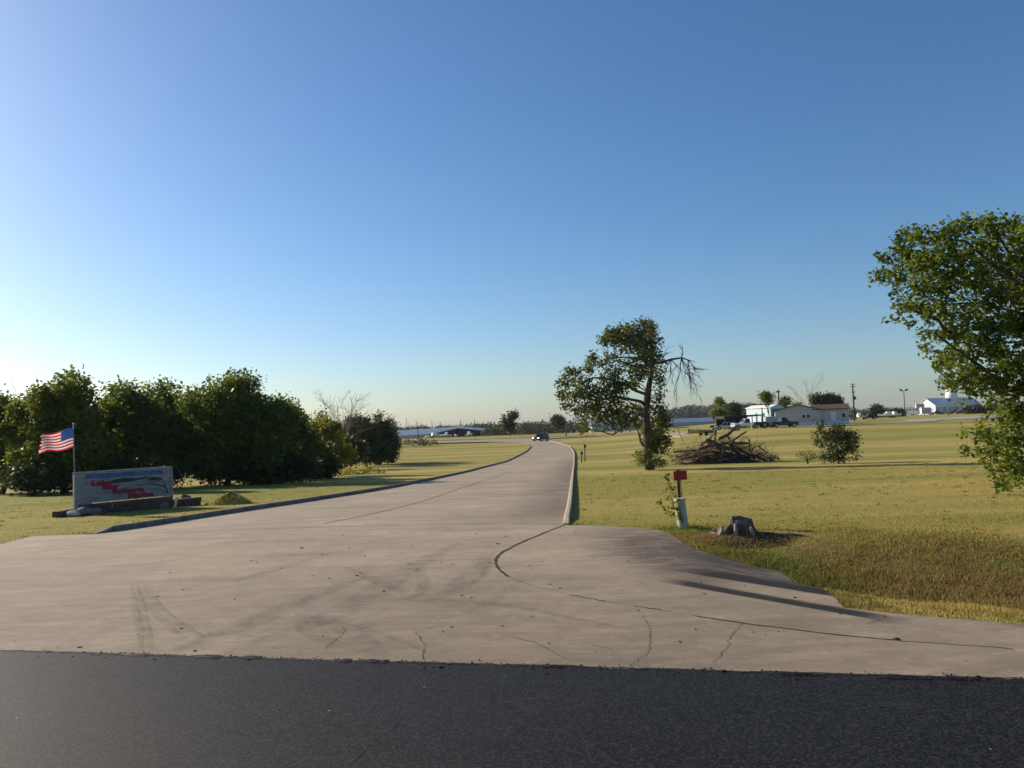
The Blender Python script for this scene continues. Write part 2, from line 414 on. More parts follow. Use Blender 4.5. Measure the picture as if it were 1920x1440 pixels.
def thing(name, loc, label, cat, group=None, rz=0, local=False):
    o = bpy.data.objects.new(name, None); COL.objects.link(o)
    o.empty_display_size = .2; o.location = tuple(map(float, loc)); o.rotation_euler = (0, 0, rz)
    _LOC[o.name] = tuple(map(float, loc))
    o['label'] = label; o['category'] = cat
    if group: o['group'] = group
    if local: _LOCAL.add(o.name)
    return o

def tag(o, label, cat, group=None):
    o['label'] = label; o['category'] = cat
    if group: o['group'] = group
    return o

def struct(o): o['kind'] = 'structure'; return o
def stuff(o): o['kind'] = 'stuff'; return o

def fast_mesh(name, verts, nper, material, parent=None, rnd=None):
    """many loose polygons with nper corners each, verts (n*nper,3)"""
    v = np.asarray(verts, np.float32)
    if parent is not None: v = v - np.array(_wloc(parent), np.float32)
    nv = len(v); nf = nv // nper
    me = bpy.data.meshes.new(name)
    me.vertices.add(nv); me.vertices.foreach_set('co', v.ravel())
    me.loops.add(nv); me.loops.foreach_set('vertex_index', np.arange(nv, dtype=np.int32))
    me.polygons.add(nf); me.polygons.foreach_set('loop_start', np.arange(nf, dtype=np.int32) * nper)
    try: me.polygons.foreach_set('loop_total', np.full(nf, nper, np.int32))
    except Exception: pass
    me.update(calc_edges=True)
    if rnd is not None:
        a = me.attributes.new('rnd', 'FLOAT', 'FACE'); a.data.foreach_set('value', np.asarray(rnd, np.float32))
    me.materials.append(material)
    o = bpy.data.objects.new(name, me); COL.objects.link(o)
    if parent is not None: o.parent = parent
    return o

def leaf_quads(P, size, rng, up=.25):
    n = len(P)
    d = rng.normal(size=(n, 3)); d[:, 2] *= .7; d /= np.linalg.norm(d, axis=1, keepdims=True)
    nr = rng.normal(size=(n, 3)); nr[:, 2] += up * 2
    sd = np.cross(d, nr); sd /= np.linalg.norm(sd, axis=1, keepdims=True) + 1e-9
    L = (size * rng.uniform(.5, 1.5, n))[:, None]; W = L * rng.uniform(.5, .75, n)[:, None]
    return np.stack([P - d * L * .5, P + sd * W * .5, P + d * L * .5, P - sd * W * .5], 1).reshape(-1, 3)

def blob_leaves(blobs, leaf, rng, per=1.0, tuft=10, spread=.22):
    """blobs: rows of centre(3), radii(3), count.  Leaves sit in tufts, denser to the outside of a blob"""
    out = []; rnd = []
    for b in blobs:
        nt_ = max(2, int(b[6] * per / tuft))
        u = rng.normal(size=(nt_, 3)); u /= np.linalg.norm(u, axis=1, keepdims=True)
        r = rng.uniform(0, 1, nt_) ** .45
        c = b[:3] + u * r[:, None] * b[3:6]
        p = np.repeat(c, tuft, 0) + rng.normal(size=(nt_ * tuft, 3)) * spread
        out.append(p); rnd.append(np.clip(np.repeat(rng.normal(.5, .22, nt_), tuft) + rng.normal(0, .12, nt_ * tuft), 0, 1))
    P = np.concatenate(out); return leaf_quads(P, leaf, rng), np.concatenate(rnd)

def limb(mb, a, b, r0, r1, rng, sag=.1, n=5, sides=6, bend=.10):
    a = np.array(a, float); b = np.array(b, float); L = np.linalg.norm(b - a)
    pts = []
    off = rng.normal(size=3) * L * bend
    for i in range(n + 1):
        t = i / n; p = a * (1 - t) + b * t + off * math.sin(math.pi * t) + np.array([0, 0, sag * L * math.sin(math.pi * t)])
        if 0 < i < n: p = p + rng.normal(size=3) * L * .25 * bend
        pts.append(p)
    mb.tube(pts, [r0 + (r1 - r0) * (i / n) for i in range(n + 1)], sides); return pts

def twigs(mb, a, dirn, length, r, rng, depth=3, spread=.5, kids=3, sides=4, droop=0.0):
    d = np.array(dirn, float); d /= np.linalg.norm(d)
    pts = [np.array(a, float)]; n = 4
    for i in range(n):
        d = d + rng.normal(size=3) * .14; d[2] -= droop; d /= np.linalg.norm(d)
        pts.append(pts[-1] + d * length / n)
    mb.tube(pts, [r * (1 - .7 * i / n) for i in range(n + 1)], sides, cap=False)
    if depth > 0:
        for k in range(kids):
            i = rng.integers(1, n + 1)
            nd = d + rng.normal(size=3) * spread
            twigs(mb, pts[i], nd, length * rng.uniform(.45, .75), r * .55, rng, depth - 1, spread, kids, sides, droop)

# ================================================================== THE SETTING
def grad(a, b, s0, s1):
    """coordinates from a to b, spacing growing from s0 to s1"""
    out = [a]; s = s0; sg = 1 if b > a else -1
    k = (s1 / s0) ** (1 / max(1, math.log(1 + abs(b - a) / s0) * 3)) if s1 > s0 else 1
    while (b - out[-1]) * sg > s: out.append(out[-1] + sg * s); s = min(s * k, s1)
    out.append(b); return out

xs = sorted(set(np.round(grad(1.2, -9, .35, .35)[1:] + grad(-9, -2500, .4, 120)[1:] + list(np.arange(1.2, 7.5, .09)) + grad(7.5, 14, .2, .3)[1:] + grad(14, 2500, .35, 120)[1:], 3)))
ys = sorted(set(np.round(grad(7.0, -60, .4, 6)[1:] + list(np.arange(7.0, 13.0, .09)) + grad(13.0, 3500, .16, 110), 3)))
X, Y = np.meshgrid(np.array(xs), np.array(ys))
Z = H(X, Y)
ditch = (Y - 6.96 + .2 * X) * .98
rough_strip = sstep(2.2, 3.2, ditch) * (1 - sstep(6.5, 9.2, ditch + 1.4 * (vnoise(X * .8, Y * .8, 5) - .5))) * sstep(3.2, 5.4, X) * (1 - sstep(60, 90, X))
Z = Z + .05 * (vnoise(X * 1.1, Y * 1.1, 3) - .5) * (sstep(3.0, 6.0, X) * sstep(2.6, 4, ditch) * (1 - sstep(7, 10, ditch)))
nx, ny = len(xs), len(ys)
gf = np.arange(nx * ny).reshape(ny, nx)
quads = np.stack([gf[:-1, :-1], gf[:-1, 1:], gf[1:, 1:], gf[1:, :-1]], -1).reshape(-1, 4)
me = bpy.data.meshes.new('ground'); me.from_pydata(np.stack([X, Y, Z], -1).reshape(-1, 3).tolist(), [], quads.tolist())
me.polygons.foreach_set('use_smooth', [True] * len(me.polygons))
a = me.attributes.new('brown', 'FLOAT', 'POINT'); a.data.foreach_set('value', rough_strip.ravel().astype(np.float32))
me.materials.append(M['ground'])
ground = bpy.data.objects.new('ground', me); COL.objects.link(ground); struct(ground)

def dense(pts, step):
    out = [np.array(pts[0], float)]
    for a, b in zip(pts[:-1], pts[1:]):
        a = np.array(a, float); b = np.array(b, float); k = max(1, int(np.linalg.norm(b - a) / step))
        out += [a + (b - a) * (i + 1) / k for i in range(k)]
    return out

def spline(pts, n=8):
    P = [np.array(p, float) for p in pts]; P = [2 * P[0] - P[1]] + P + [2 * P[-1] - P[-2]]
    out = []
    for i in range(1, len(P) - 2):
        for j in range(n):
            t = j / n
            out.append(.5 * ((2 * P[i]) + (-P[i - 1] + P[i + 1]) * t + (2 * P[i - 1] - 5 * P[i] + 4 * P[i + 1] - P[i + 2]) * t * t + (-P[i - 1] + 3 * P[i] - 3 * P[i + 1] + P[i + 2]) * t ** 3))
    out.append(P[-2]); return out

def rise(y): return .07 * sstep(40, 100, y)     # far slabs lie a little prouder of the coarse ground

def sheet(name, poly, inner, off, material, skirt=.12):
    """a slab that follows the ground: polygon outline + inner points, with a side going down"""
    vs = [Vector((p[0], p[1])) for p in poly]; n = len(vs)
    ed = [(i, (i + 1) % n) for i in range(n)]
    allv = vs + [Vector((p[0], p[1])) for p in inner]
    r = delaunay_2d_cdt(allv, ed, [tuple(range(n))], 1, 1e-4)
    V = np.array([(v.x, v.y) for v in r[0]]); Fc = [tuple(f) for f in r[2]]
    z = H(V[:, 0], V[:, 1]) + off + rise(V[:, 1])
    verts = np.column_stack([V, z]).tolist(); faces = list(Fc)
    cnt = {}
    for f in Fc:
        for i in range(len(f)):
            e = (f[i], f[(i + 1) % len(f)]); cnt[tuple(sorted(e))] = cnt.get(tuple(sorted(e)), []) + [e]
    low = {}
    for k, e in cnt.items():
        if len(e) == 1:
            for i in e[0]:
                if i not in low: low[i] = len(verts); verts.append([verts[i][0], verts[i][1], verts[i][2] - skirt])
            a, b = e[0]; faces.append((b, a, low[a], low[b]))
    me = bpy.data.meshes.new(name); me.from_pydata(verts, [], faces); me.materials.append(material)
    o = bpy.data.objects.new(name, me); COL.objects.link(o); return o

def inside(poly, P):
    poly = np.array(poly)[:, :2]; x, y = P[:, 0], P[:, 1]; c = np.zeros(len(P), bool); j = len(poly) - 1
    for i in range(len(poly)):
        xi, yi = poly[i]; xj, yj = poly[j]
        h = ((yi > y) != (yj > y)) & (x < (xj - xi) * (y - yi) / (yj - yi + 1e-12) + xi); c ^= h; j = i
    return c

# the main asphalt road the photograph is taken from
e0 = G(0, 1226)[:2]; e1 = G(1920, 1281)[:2]
RD = (e1 - e0) / np.linalg.norm(e1 - e0); RN = np.array([-RD[1], RD[0]])      # RN points away from the camera
edge = [e0 + RD * t for t in list(np.arange(-70, -4, 3)) + list(np.arange(-4, 14, .07)) + list(np.arange(14, 80, 3))]
edge = [p + RN * (.05 * (vnoise(p[0] * 2.5, 0, 2) - .5) + .03 * (vnoise(p[0] * 9, 3, 6) - .5) + .03 * max(0, vnoise(p[0] * 1.3, 9, 4) - .72) * 4) for p in edge]
near = [e0 + RD * t - RN * 9.5 for t in (80, 40, 0, -40, -70)]
road_poly = edge + near
asphalt = struct(sheet('road', road_poly, [], .036, M['asphalt']))

# left kerb, right kerb
LK = spline([G(*p) for p in [(178, 1004), (300, 985.5), (480, 957), (600, 938.5), (730, 917), (830, 896.5), (905, 879), (960, 863), (986, 849), (996, 839)]], 6)
e = LK[-1]; LK += spline([e, e + np.array([-1.2, 16, 0]), e + np.array([-9, 28, 0]), e + np.array([-24, 33, 0])], 6)[1:]
RK = spline([G(*p) for p in [(1056, 985), (1064, 950), (1069, 915), (1073, 886), (1076, 863), (1075, 849), (1068, 838)]], 6)
e = RK[-1]; RK += spline([e, e + np.array([-1.6, 20, 0]), e + np.array([-3.0, 36, 0]), e + np.array([1.0, 44, 0]), e + np.array([10, 48, 0])], 6)[1:]

left_edge = [G(*p)[:2] for p in [(60, 1008), (130, 1005)]]
l0 = G(0, 1023)[:2]
left_out = [l0 + (e0 - RD * 9 - l0) * t for t in (1, .7, .35, 0)]
right_edge = spline([G(*p)[:2] for p in [(1060, 987), (1150, 990), (1240, 998), (1300, 1031), (1400, 1061), (1480, 1086), (1545, 1110), (1583, 1144)]], 5)
right_out = [G(*p)[:2] for p in [(1700, 1158), (1920, 1176)]]
ro = right_out[-1]; right_out += [ro + RD * 4, ro + RD * 12 - RN * .6, ro + RD * 14 - RN * 2.4]
CY0 = max(LK[-1][1], RK[-1][1]) - 1.0
drive_poly = left_out + left_edge + [p[:2] for p in LK] + [np.array([LK[-1][0] - 4, CY0 + 1.5]), np.array([RK[-1][0] + 3, CY0 + 1.5])] + [p[:2] for p in RK[::-1]] + right_edge + right_out + [e0 + RD * t - RN * .25 for t in np.arange(24, -9.1, -1.0)]
bx = np.array(drive_poly)
gi = [np.stack(np.meshgrid(np.arange(1.3, 5.2, .075), np.arange(8.2, 13.0, .075)), -1).reshape(-1, 2) + .003,
      np.stack(np.meshgrid(np.arange(-13, 14, .5), np.arange(5, 24, .5)), -1).reshape(-1, 2) + .017,
      np.stack(np.meshgrid(np.arange(-30, 26, 1.3), np.arange(24, 290, 2.6)), -1).reshape(-1, 2) + .031]
gi.append(np.stack(np.meshgrid(np.arange(5.3, 10, .2), np.arange(6.0, 9.6, .2)), -1).reshape(-1, 2) + .041)
gi[1] = gi[1][~((gi[1][:, 0] > 5.2) & (gi[1][:, 1] < 9.7))]
gi[1] = gi[1][~((gi[1][:, 0] > 1.2) & (gi[1][:, 0] < 5.3) & (gi[1][:, 1] > 8.1) & (gi[1][:, 1] < 13.5))]
gi = np.concatenate(gi); gi = gi[inside(drive_poly, gi)]
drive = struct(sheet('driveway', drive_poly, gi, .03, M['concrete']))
co = np.array([v.co[:] for v in drive.data.vertices])
s_ = ((co[:, 0] - LIP0[0]) * LU[0] + (co[:, 1] - LIP0[1]) * LU[1]) / LIPL; n_ = (co[:, 0] - LIP0[0]) * LN[0] + (co[:, 1] - LIP0[1]) * LN[1]
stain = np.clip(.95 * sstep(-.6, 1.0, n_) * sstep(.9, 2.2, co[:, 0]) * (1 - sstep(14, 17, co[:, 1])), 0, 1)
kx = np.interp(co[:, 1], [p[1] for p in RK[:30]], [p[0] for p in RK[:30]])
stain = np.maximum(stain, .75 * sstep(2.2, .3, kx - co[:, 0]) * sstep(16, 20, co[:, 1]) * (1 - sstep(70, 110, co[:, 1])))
swale_shade = np.clip(sstep(-.30, .25, s_) * (1 - sstep(.98, 1.3, s_)), 0, 1) * (1.0 * sstep(-.27, -.21, n_) * (1 - sstep(.03, .10, n_)) * sstep(-.1, .25, s_) + 1.0 * sstep(.44, .50, n_) * (1 - sstep(.80, 1.25, n_)) + .5 * sstep(-.5, .1, s_) * (1 - sstep(.1, .42, s_)) * sstep(-.3, .0, n_) * (1 - sstep(.7, 1.1, n_)))  # dark bands painted along the swale steps for their shade and dirt
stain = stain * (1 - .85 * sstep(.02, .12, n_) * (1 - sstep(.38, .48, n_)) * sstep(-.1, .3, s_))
a = drive.data.attributes.new('swale_shade', 'FLOAT', 'POINT'); a.data.foreach_set('value', np.clip(swale_shade, 0, .97).astype(np.float32))
vdist = (co[:, :2] - e0) @ RN; stain = np.maximum(stain, .42 * (1 - sstep(1.0, 7.0, vdist)))  # darker towards the road: tyre dirt plus painted-in lens vignette
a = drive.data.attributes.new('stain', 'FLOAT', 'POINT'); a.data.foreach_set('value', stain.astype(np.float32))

def kerb(pts, side, name, sw=1.0, material=None):
    """raised concrete edge along a line; side +1: body lies to the right of travel"""
    P = np.array([p[:2] for p in pts]); T = np.gradient(P, axis=0); T /= np.linalg.norm(T, axis=1, keepdims=True) + 1e-9
    Nn = np.column_stack([T[:, 1], -T[:, 0]]) * side
    prof = [(-.02, -.10), (-.01, .085), (.015, .12), (.05, .135), (.15, .135), (.18, .115), (.19, -.15)]
    v = []; f = []; k = len(prof); grow = np.clip(np.arange(len(P)) / 2.0, .12, 1)
    z = H(P[:, 0], P[:, 1]) + .03 + rise(P[:, 1])
    for i in range(len(P)):
        for (u, h) in prof:
            q = P[i] + Nn[i] * u * sw; v.append((q[0], q[1], z[i] + (h * grow[i] * sw if h > 0 else h)))
    for i in range(len(P) - 1):
        for j in range(k - 1): f.append((i * k + j, i * k + j + 1, (i + 1) * k + j + 1, (i + 1) * k + j))
    f += [tuple(range(k)), tuple((len(P) - 1) * k + j for j in range(k - 1, -1, -1))]
    return struct(mk(name, v, f, material or M['kerb']))
kerb(dense(LK, 1.5), -1, 'kerb', .95, M['shadedkerb']); kerb(dense(RK, 1.5), 1, 'kerb', .68)

# road that crosses at the far end of the drive, its far kerb
ca = G(760, 823.5); cb = G(1040, 823); cdir = np.array([1.0, 0.02])
def strip_poly(y0, y1, x0, x1, k=40): return [(x, y0 + .015 * x) for x in np.linspace(x0, x1, k)] + [(x, y1 + .015 * x) for x in np.linspace(x1, x0, k)]
cross = struct(sheet('crossing_road', strip_poly(CY0, CY0 + 8, -160, 34), [], .05, M['concrete']))
kerb([np.array([x, CY0 + 8 + .015 * x, 0]) for x in np.linspace(-160, 34, 100)], -1, 'kerb')
# gravel yard around the house on the right
yard = struct(sheet('gravel_yard', [(x, y) for x, y in [(30, 138), (52, 131), (76, 139), (84, 152), (120, 165), (170, 215), (260, 300), (330, 372), (330, 395), (240, 330), (150, 235), (100, 190), (30, 178)]], [], .03, M['gravel']))

def ribbon(name, px, width, off, material, parent, wob=0.0, step=.15, rng=RNG, taper=False, z0=None):
    P = np.array(dense(spline([G(*p)[:2] for p in px], 6), step)); T = np.gradient(P, axis=0); T /= np.linalg.norm(T, axis=1, keepdims=True) + 1e-9
    Nn = np.column_stack([T[:, 1], -T[:, 0]])
    if wob: P = P + Nn * (rng.normal(size=len(P)) * wob)[:, None]
    w = width * (.5 if not wob else 1) * (np.ones(len(P)) * (1 if not wob else .5) * (rng.uniform(.5, 1.3, len(P)) if wob else 1))
    if taper: w = w * np.sin(np.linspace(.15, math.pi - .15, len(P)))
    A = P + Nn * w[:, None]; B = P - Nn * w[:, None]
    za = H(A[:, 0], A[:, 1]) + off + rise(A[:, 1]); zb = H(B[:, 0], B[:, 1]) + off + rise(B[:, 1]); n = len(P)
    v = np.concatenate([np.column_stack([A, za]), np.column_stack([B, zb])])
    return mk(name, v, [(i, i + 1, n + i + 1, n + i) for i in range(n - 1)], material, parent)

for px, w, wob in [
        ([(608, 984), (700, 965), (800, 939), (900, 905), (962, 884)], .045, 0.006),
        ([(300, 1002), (600, 991), (900, 985), (1052, 986)], .022, .01),
        ([(1058, 987), (990, 1015), (945, 1037), (930, 1053), (934, 1069), (952, 1085)], .05, .004),
        ([(1070, 1120), (1135, 1132)], .026, .010), ([(1190, 1141), (1240, 1149)], .024, .010),
        ([(1300, 1160), (1400, 1175), (1560, 1195), (1700, 1209)], .026, .009), ([(1700, 1209), (1900, 1223)], .014, .008),
        ([(1005, 849), (1070, 848)], .10, .01), ([(1000, 866), (1068, 865)], .10, .01), ([(960, 886), (1068, 884)], .05, .01),
        ([(780, 1055), (925, 1052)], .012, .004), ([(952, 1085), (1000, 1103), (1070, 1120)], .005, .004), ([(1135, 1132), (1190, 1141)], .005, .004), ([(1240, 1149), (1300, 1160)], .005, .004)]:
    ribbon('joint', px, w, .0345, M['joint'], drive, wob)
for px in [[(1392, 1172), (1372, 1200), (1362, 1222), (1338, 1250)], [(778, 1190), (795, 1215), (792, 1245)], [(960, 1198), (1010, 1214), (1060, 1242)],
           [(640, 1180), (645, 1192), (612, 1222)], [(1205, 1160), (1218, 1190), (1216, 1225), (1190, 1248)], [(1110, 1215), (1150, 1225)]]:
    ribbon('crack', px, .0065, .0350, M['crack'], drive, .012, .045)
for k, (px, w) in enumerate([
        ([(245, 1095), (253, 1140), (262, 1190), (266, 1238)], .05), ([(258, 1095), (264, 1140), (276, 1190), (286, 1238)], .05), ([(268, 1095), (285, 1130), (330, 1172), (382, 1200)], .06),
        ([(252, 1100), (275, 1140), (318, 1180), (352, 1205)], .05), ([(300, 1236), (430, 1187), (560, 1135), (690, 1082)], .20), ([(330, 1110), (440, 1093), (560, 1058), (640, 1035)], .12),
        ([(760, 1055), (790, 1085), (785, 1118), (720, 1140)], .10), ([(910, 1035), (895, 1070), (850, 1108), (800, 1135)], .20), ([(925, 1035), (912, 1072), (872, 1108)], .08),
        ([(640, 1065), (720, 1100), (760, 1120)], .12), ([(420, 1232), (640, 1150), (760, 1075), (860, 1020)], .25), ([(560, 1150), (620, 1190), (720, 1235)], .3),
        ([(700, 1130), (900, 1135), (1200, 1190)], .08), ([(248, 1102), (256, 1150), (268, 1236)], .018), ([(262, 1100), (272, 1150), (292, 1236)], .018), ([(275, 1098), (310, 1150), (400, 1212)], .02), ([(905, 1045), (885, 1080), (835, 1122)], .025), ([(350, 1215), (520, 1150), (700, 1068)], .04), ([(760, 1160), (600, 1200), (430, 1240)], .05), ([(330, 1118), (450, 1100), (600, 1050)], .025), ([(820, 1240), (700, 1190), (560, 1160)], .06), ([(1000, 1060), (940, 1120), (800, 1180), (640, 1235)], .05)]):
    ribbon('tyre_mark', px, w * 2, .0380 + .0007 * k, M['skid'], drive, 0, .25, taper=True)
# cracks in the asphalt
ribbon('crack', [(770, 1330), (735, 1375), (700, 1400), (660, 1440)], .006, .040, M['joint'], asphalt, .012, .045)

# a seam of crumbled asphalt where road and drive meet
rng = np.random.default_rng(5); sb = MB()
for k in range(420):
    t = rng.uniform(.5, 11.5); p = e0 + RD * t + RN * (rng.exponential(.05) * rng.choice([-1, .6])); r = rng.uniform(.002, .0075) * (2.2 if k % 29 == 0 else 1)
    sb.box((p[0], p[1], float(H(*p)) + .036 + r * .3), (r * 2.4, r * 1.7, r), rng.uniform(0, 3))
stuff(tag(sb.build('asphalt_crumbs', M['asphalt']), 'crumbled asphalt bits along the seam between road and drive', 'asphalt crumbs'))
db_ = MB()
for k in range(170):                                     # leaf bits and grit lying on the drive
    p = e0 + RD * rng.uniform(-1, 16) + RN * rng.uniform(.1, 9) ** 1.0
    if not inside(drive_poly, np.array([p]))[0]: continue
    r = rng.uniform(.004, .014) * (1.8 if k % 17 == 0 else 1)
    db_.box((p[0], p[1], float(H(*p)) + .033 + r * .12), (r * 2.6, r * 1.5, r * .5), rng.uniform(0, 3))
stuff(tag(db_.build('litter', M['joint']), 'dark leaf bits and grit scattered on the concrete drive', 'litter'))
for px, py, rx, ry in [(392, 1239, .16, .035), (470, 1241, .13, .03), (648, 1247, .08, .03), (700, 1248, .10, .035), (722, 1249, .05, .03), (1040, 1259, .12, .02), (1690, 1279, .22, .04), (1800, 1282, .16, .035), (250, 1236, .18, .02), (1500, 1274, .2, .025)]:
    c_ = G(px, py - 1); an = [2 * math.pi * j / 14 for j in range(14)]; ro = [rng.uniform(.75, 1.2) for _ in an]
    vv_ = [(c_[0] + math.cos(t) * rx * q + math.sin(t) * ry * q * RN[0], c_[1] + math.cos(t) * rx * q * RD[1] + math.sin(t) * ry * q * 1.6, .040) for t, q in zip(an, ro)] + [(c_[0], c_[1], .056)]
    mk('asphalt_patch', vv_, [(j, (j + 1) % 14, 14) for j in range(14)], M['asphalt'], asphalt, True)
ribbon('seam', [(0, 1226), (500, 1242), (960, 1254), (1400, 1268), (1920, 1281)], .03, .0385, M['joint'], asphalt, .010, .035)

# ================================================================== TREES
def px_blobs(lst, depth, count, rng, dz=1.0, s=1.0, ox=0.0, oy=0.0, dens=1.0):
    """ellipses drawn over the photograph (centre, half-axes) -> ellipsoids at a distance, spread in depth"""
    out = []
    for q in lst:
        cx, cy, rx, ry = ox + q[0] * s, oy + q[1] * s, q[2] * s, q[3] * s
        k = q[4] if len(q) > 4 else 1.0
        d = depth + (q[5] if len(q) > 5 else rng.uniform(-1, 1) * dz)
        c = AT(cx, cy, d); m_ = d / F
        rX, rZ = rx * m_, ry * m_
        out.append([c[0], c[1], c[2], rX, (rX + rZ) * .5, rZ, count * rX * rZ * k * dens])
    return np.array(out)

def skeleton(base, top, r0, targets, rng, lean=None, n=7, sides=8):
    """trunk with limbs that reach the leaf masses"""
    mb = MB(); base = np.array(base, float); top = np.array(top, float); base = base - np.array([0, 0, .25])
    Ht = np.linalg.norm(top - base)
    pts = [base + (top - base) * (i / n) + (rng.normal(size=3) * Ht * .018 * (1 if 0 < i else 0)) for i in range(n + 1)]
    rad = [r0 * (1.35 if i == 0 else 1) * (1 - .78 * i / n) for i in range(n + 1)]
    mb.tube(pts, rad, sides)
    for t in targets:
        t = np.array(t[:3]); h = np.clip((t[2] - base[2]) / Ht * rng.uniform(.35, .7), .16, .92)
        i = int(h * n); a = pts[i] + (pts[min(i + 1, n)] - pts[i]) * (h * n - i)
        r = max(.02, rad[i] * .42)
        limb(mb, a, t, r, max(.008, r * .2), rng, .06, 5, 5)
    return mb

def env_tree(name, label, ells, base_px, depth, leafmat_, rng, leaf=.16, count=900, nblob=26, group=None, bare_top=False, trunk_r=.18, cat='tree', dz=1.4, squash=.34, barkm='bark'):
    """a tree whose crown is many small leaf masses filling envelope ellipses"""
    b = ON(base_px, depth)
    root = thing(name, b, label, cat, group)
    area = np.array([e[2] * e[3] for e in ells], float); prob = area / area.sum(); blobs = []
    for k in range(nblob):
        e = ells[rng.choice(len(ells), p=prob)]
        a = rng.uniform(0, 2 * math.pi); r = math.sqrt(rng.uniform(0.0, 1))
        w = max(e[2], e[3]) * .0 + min(e[2], e[3])
        rad = w * squash * rng.uniform(.5, 1.65)
        cx = e[0] + math.cos(a) * r * max(1, e[2] - rad * .8); cy = e[1] + math.sin(a) * r * max(1, e[3] - rad * .8)
        dd = rng.uniform(-1, 1) * dz * math.sqrt(max(.05, 1 - r * r))
        c = AT(cx, cy, depth + dd); mm = rad * depth / F
        c[2] = max(c[2], float(H(c[0], c[1])) + mm * .35)
        blobs.append([*c, mm * 1.15, mm, mm * .85, count * mm * mm])
    blobs = np.array(blobs)
    P, rd = blob_leaves(blobs, leaf, rng, tuft=9, spread=leaf * 1.1)
    keep = np.repeat(P.reshape(-1, 4, 3)[:, 0, 2] > H(P.reshape(-1, 4, 3)[:, 0, 0], P.reshape(-1, 4, 3)[:, 0, 1]) + .02, 4)
    P = P[keep]; rd = rd[keep[::4]]
    fast_mesh('crown', P, 4, leafmat_, root, rd)
    top = AT(ells[0][0], ells[0][1] - ells[0][3] * .5, depth)
    mb = skeleton(b, top, trunk_r, blobs[rng.permutation(len(blobs))[:14]], rng)
    mb.build('trunk', M[barkm], root, True)
    return root

# --- the wood on the left
WG = 'trees of the wood on the left'
rg = np.random.default_rng(21)
wood = [
    ('tree standing at the far left frame edge of the wood', [(12, 778, 66, 40), (20, 850, 80, 58)], 0, 49, 'leaf_wood', 38, 1.8),
    ('tall tree of the wood behind the flag', [(138, 737, 46, 40), (108, 778, 82, 56), (120, 850, 95, 62)], 120, 46, 'leaf_olive', 60, 2.0),
    ('tree of the wood just right of the flag, behind the sign', [(238, 753, 58, 36), (240, 800, 84, 55), (235, 860, 80, 45)], 232, 50, 'leaf_wood', 56, 2.0),
    ('narrow tree of the wood above the right end of the sign', [(308, 750, 44, 36), (320, 806, 66, 60)], 318, 53, 'leaf_olive', 44, 1.8),
    ('broad tallest tree of the wood, right of the sign', [(440, 738, 60, 38), (396, 772, 66, 46), (462, 790, 92, 58), (430, 850, 115, 55)], 425, 50, 'leaf_wood', 90, 2.6),
    ('dark tree sloping down the right flank of the tall wood', [(522, 800, 50, 44), (545, 850, 62, 45)], 525, 55, 'leaf_wood', 44, 1.7),
]
for lab, el, bp, dp, lm, nb, dzz in wood:
    el = [(q[0], q[1] - 2, q[2] * 1.06, q[3] * 1.06) for q in el]
    env_tree('broadleaf_tree', lab, el, bp, dp, M[lm], rg, .21, 760, int(nb * 2.0), WG, dz=dzz, squash=.30)
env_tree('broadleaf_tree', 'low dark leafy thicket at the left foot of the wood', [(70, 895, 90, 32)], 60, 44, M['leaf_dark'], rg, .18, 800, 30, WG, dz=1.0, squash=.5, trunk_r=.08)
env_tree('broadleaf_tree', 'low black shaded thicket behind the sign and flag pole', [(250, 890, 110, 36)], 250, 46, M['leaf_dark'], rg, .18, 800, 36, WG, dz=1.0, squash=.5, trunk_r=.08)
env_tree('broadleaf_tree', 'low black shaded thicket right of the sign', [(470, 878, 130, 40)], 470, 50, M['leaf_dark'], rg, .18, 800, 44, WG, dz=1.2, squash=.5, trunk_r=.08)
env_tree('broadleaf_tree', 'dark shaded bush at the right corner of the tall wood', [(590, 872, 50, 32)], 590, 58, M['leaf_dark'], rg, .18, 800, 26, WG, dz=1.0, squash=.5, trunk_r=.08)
env_tree('yellow_green_tree', 'bright yellow green tree at the right edge of the wood', [(606, 812, 46, 36), (630, 848, 44, 34)], 612, 62, M['leaf_lime'], rg, .20, 700, 46, WG, dz=1.5, squash=.30)
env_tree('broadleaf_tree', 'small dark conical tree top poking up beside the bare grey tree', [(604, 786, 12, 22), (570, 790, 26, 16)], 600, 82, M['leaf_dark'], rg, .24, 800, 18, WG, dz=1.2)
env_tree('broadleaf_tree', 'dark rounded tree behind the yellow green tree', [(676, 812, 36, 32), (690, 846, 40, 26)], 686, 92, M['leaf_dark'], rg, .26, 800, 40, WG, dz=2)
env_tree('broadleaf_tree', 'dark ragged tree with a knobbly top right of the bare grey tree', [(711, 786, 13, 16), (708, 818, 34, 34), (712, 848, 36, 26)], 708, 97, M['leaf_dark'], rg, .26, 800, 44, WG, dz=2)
env_tree('broadleaf_tree', 'last dark tree at the right end of the wood', [(736, 800, 11, 26), (734, 842, 17, 30)], 735, 100, M['leaf_dark'], rg, .26, 800, 26, WG, dz=1.6)

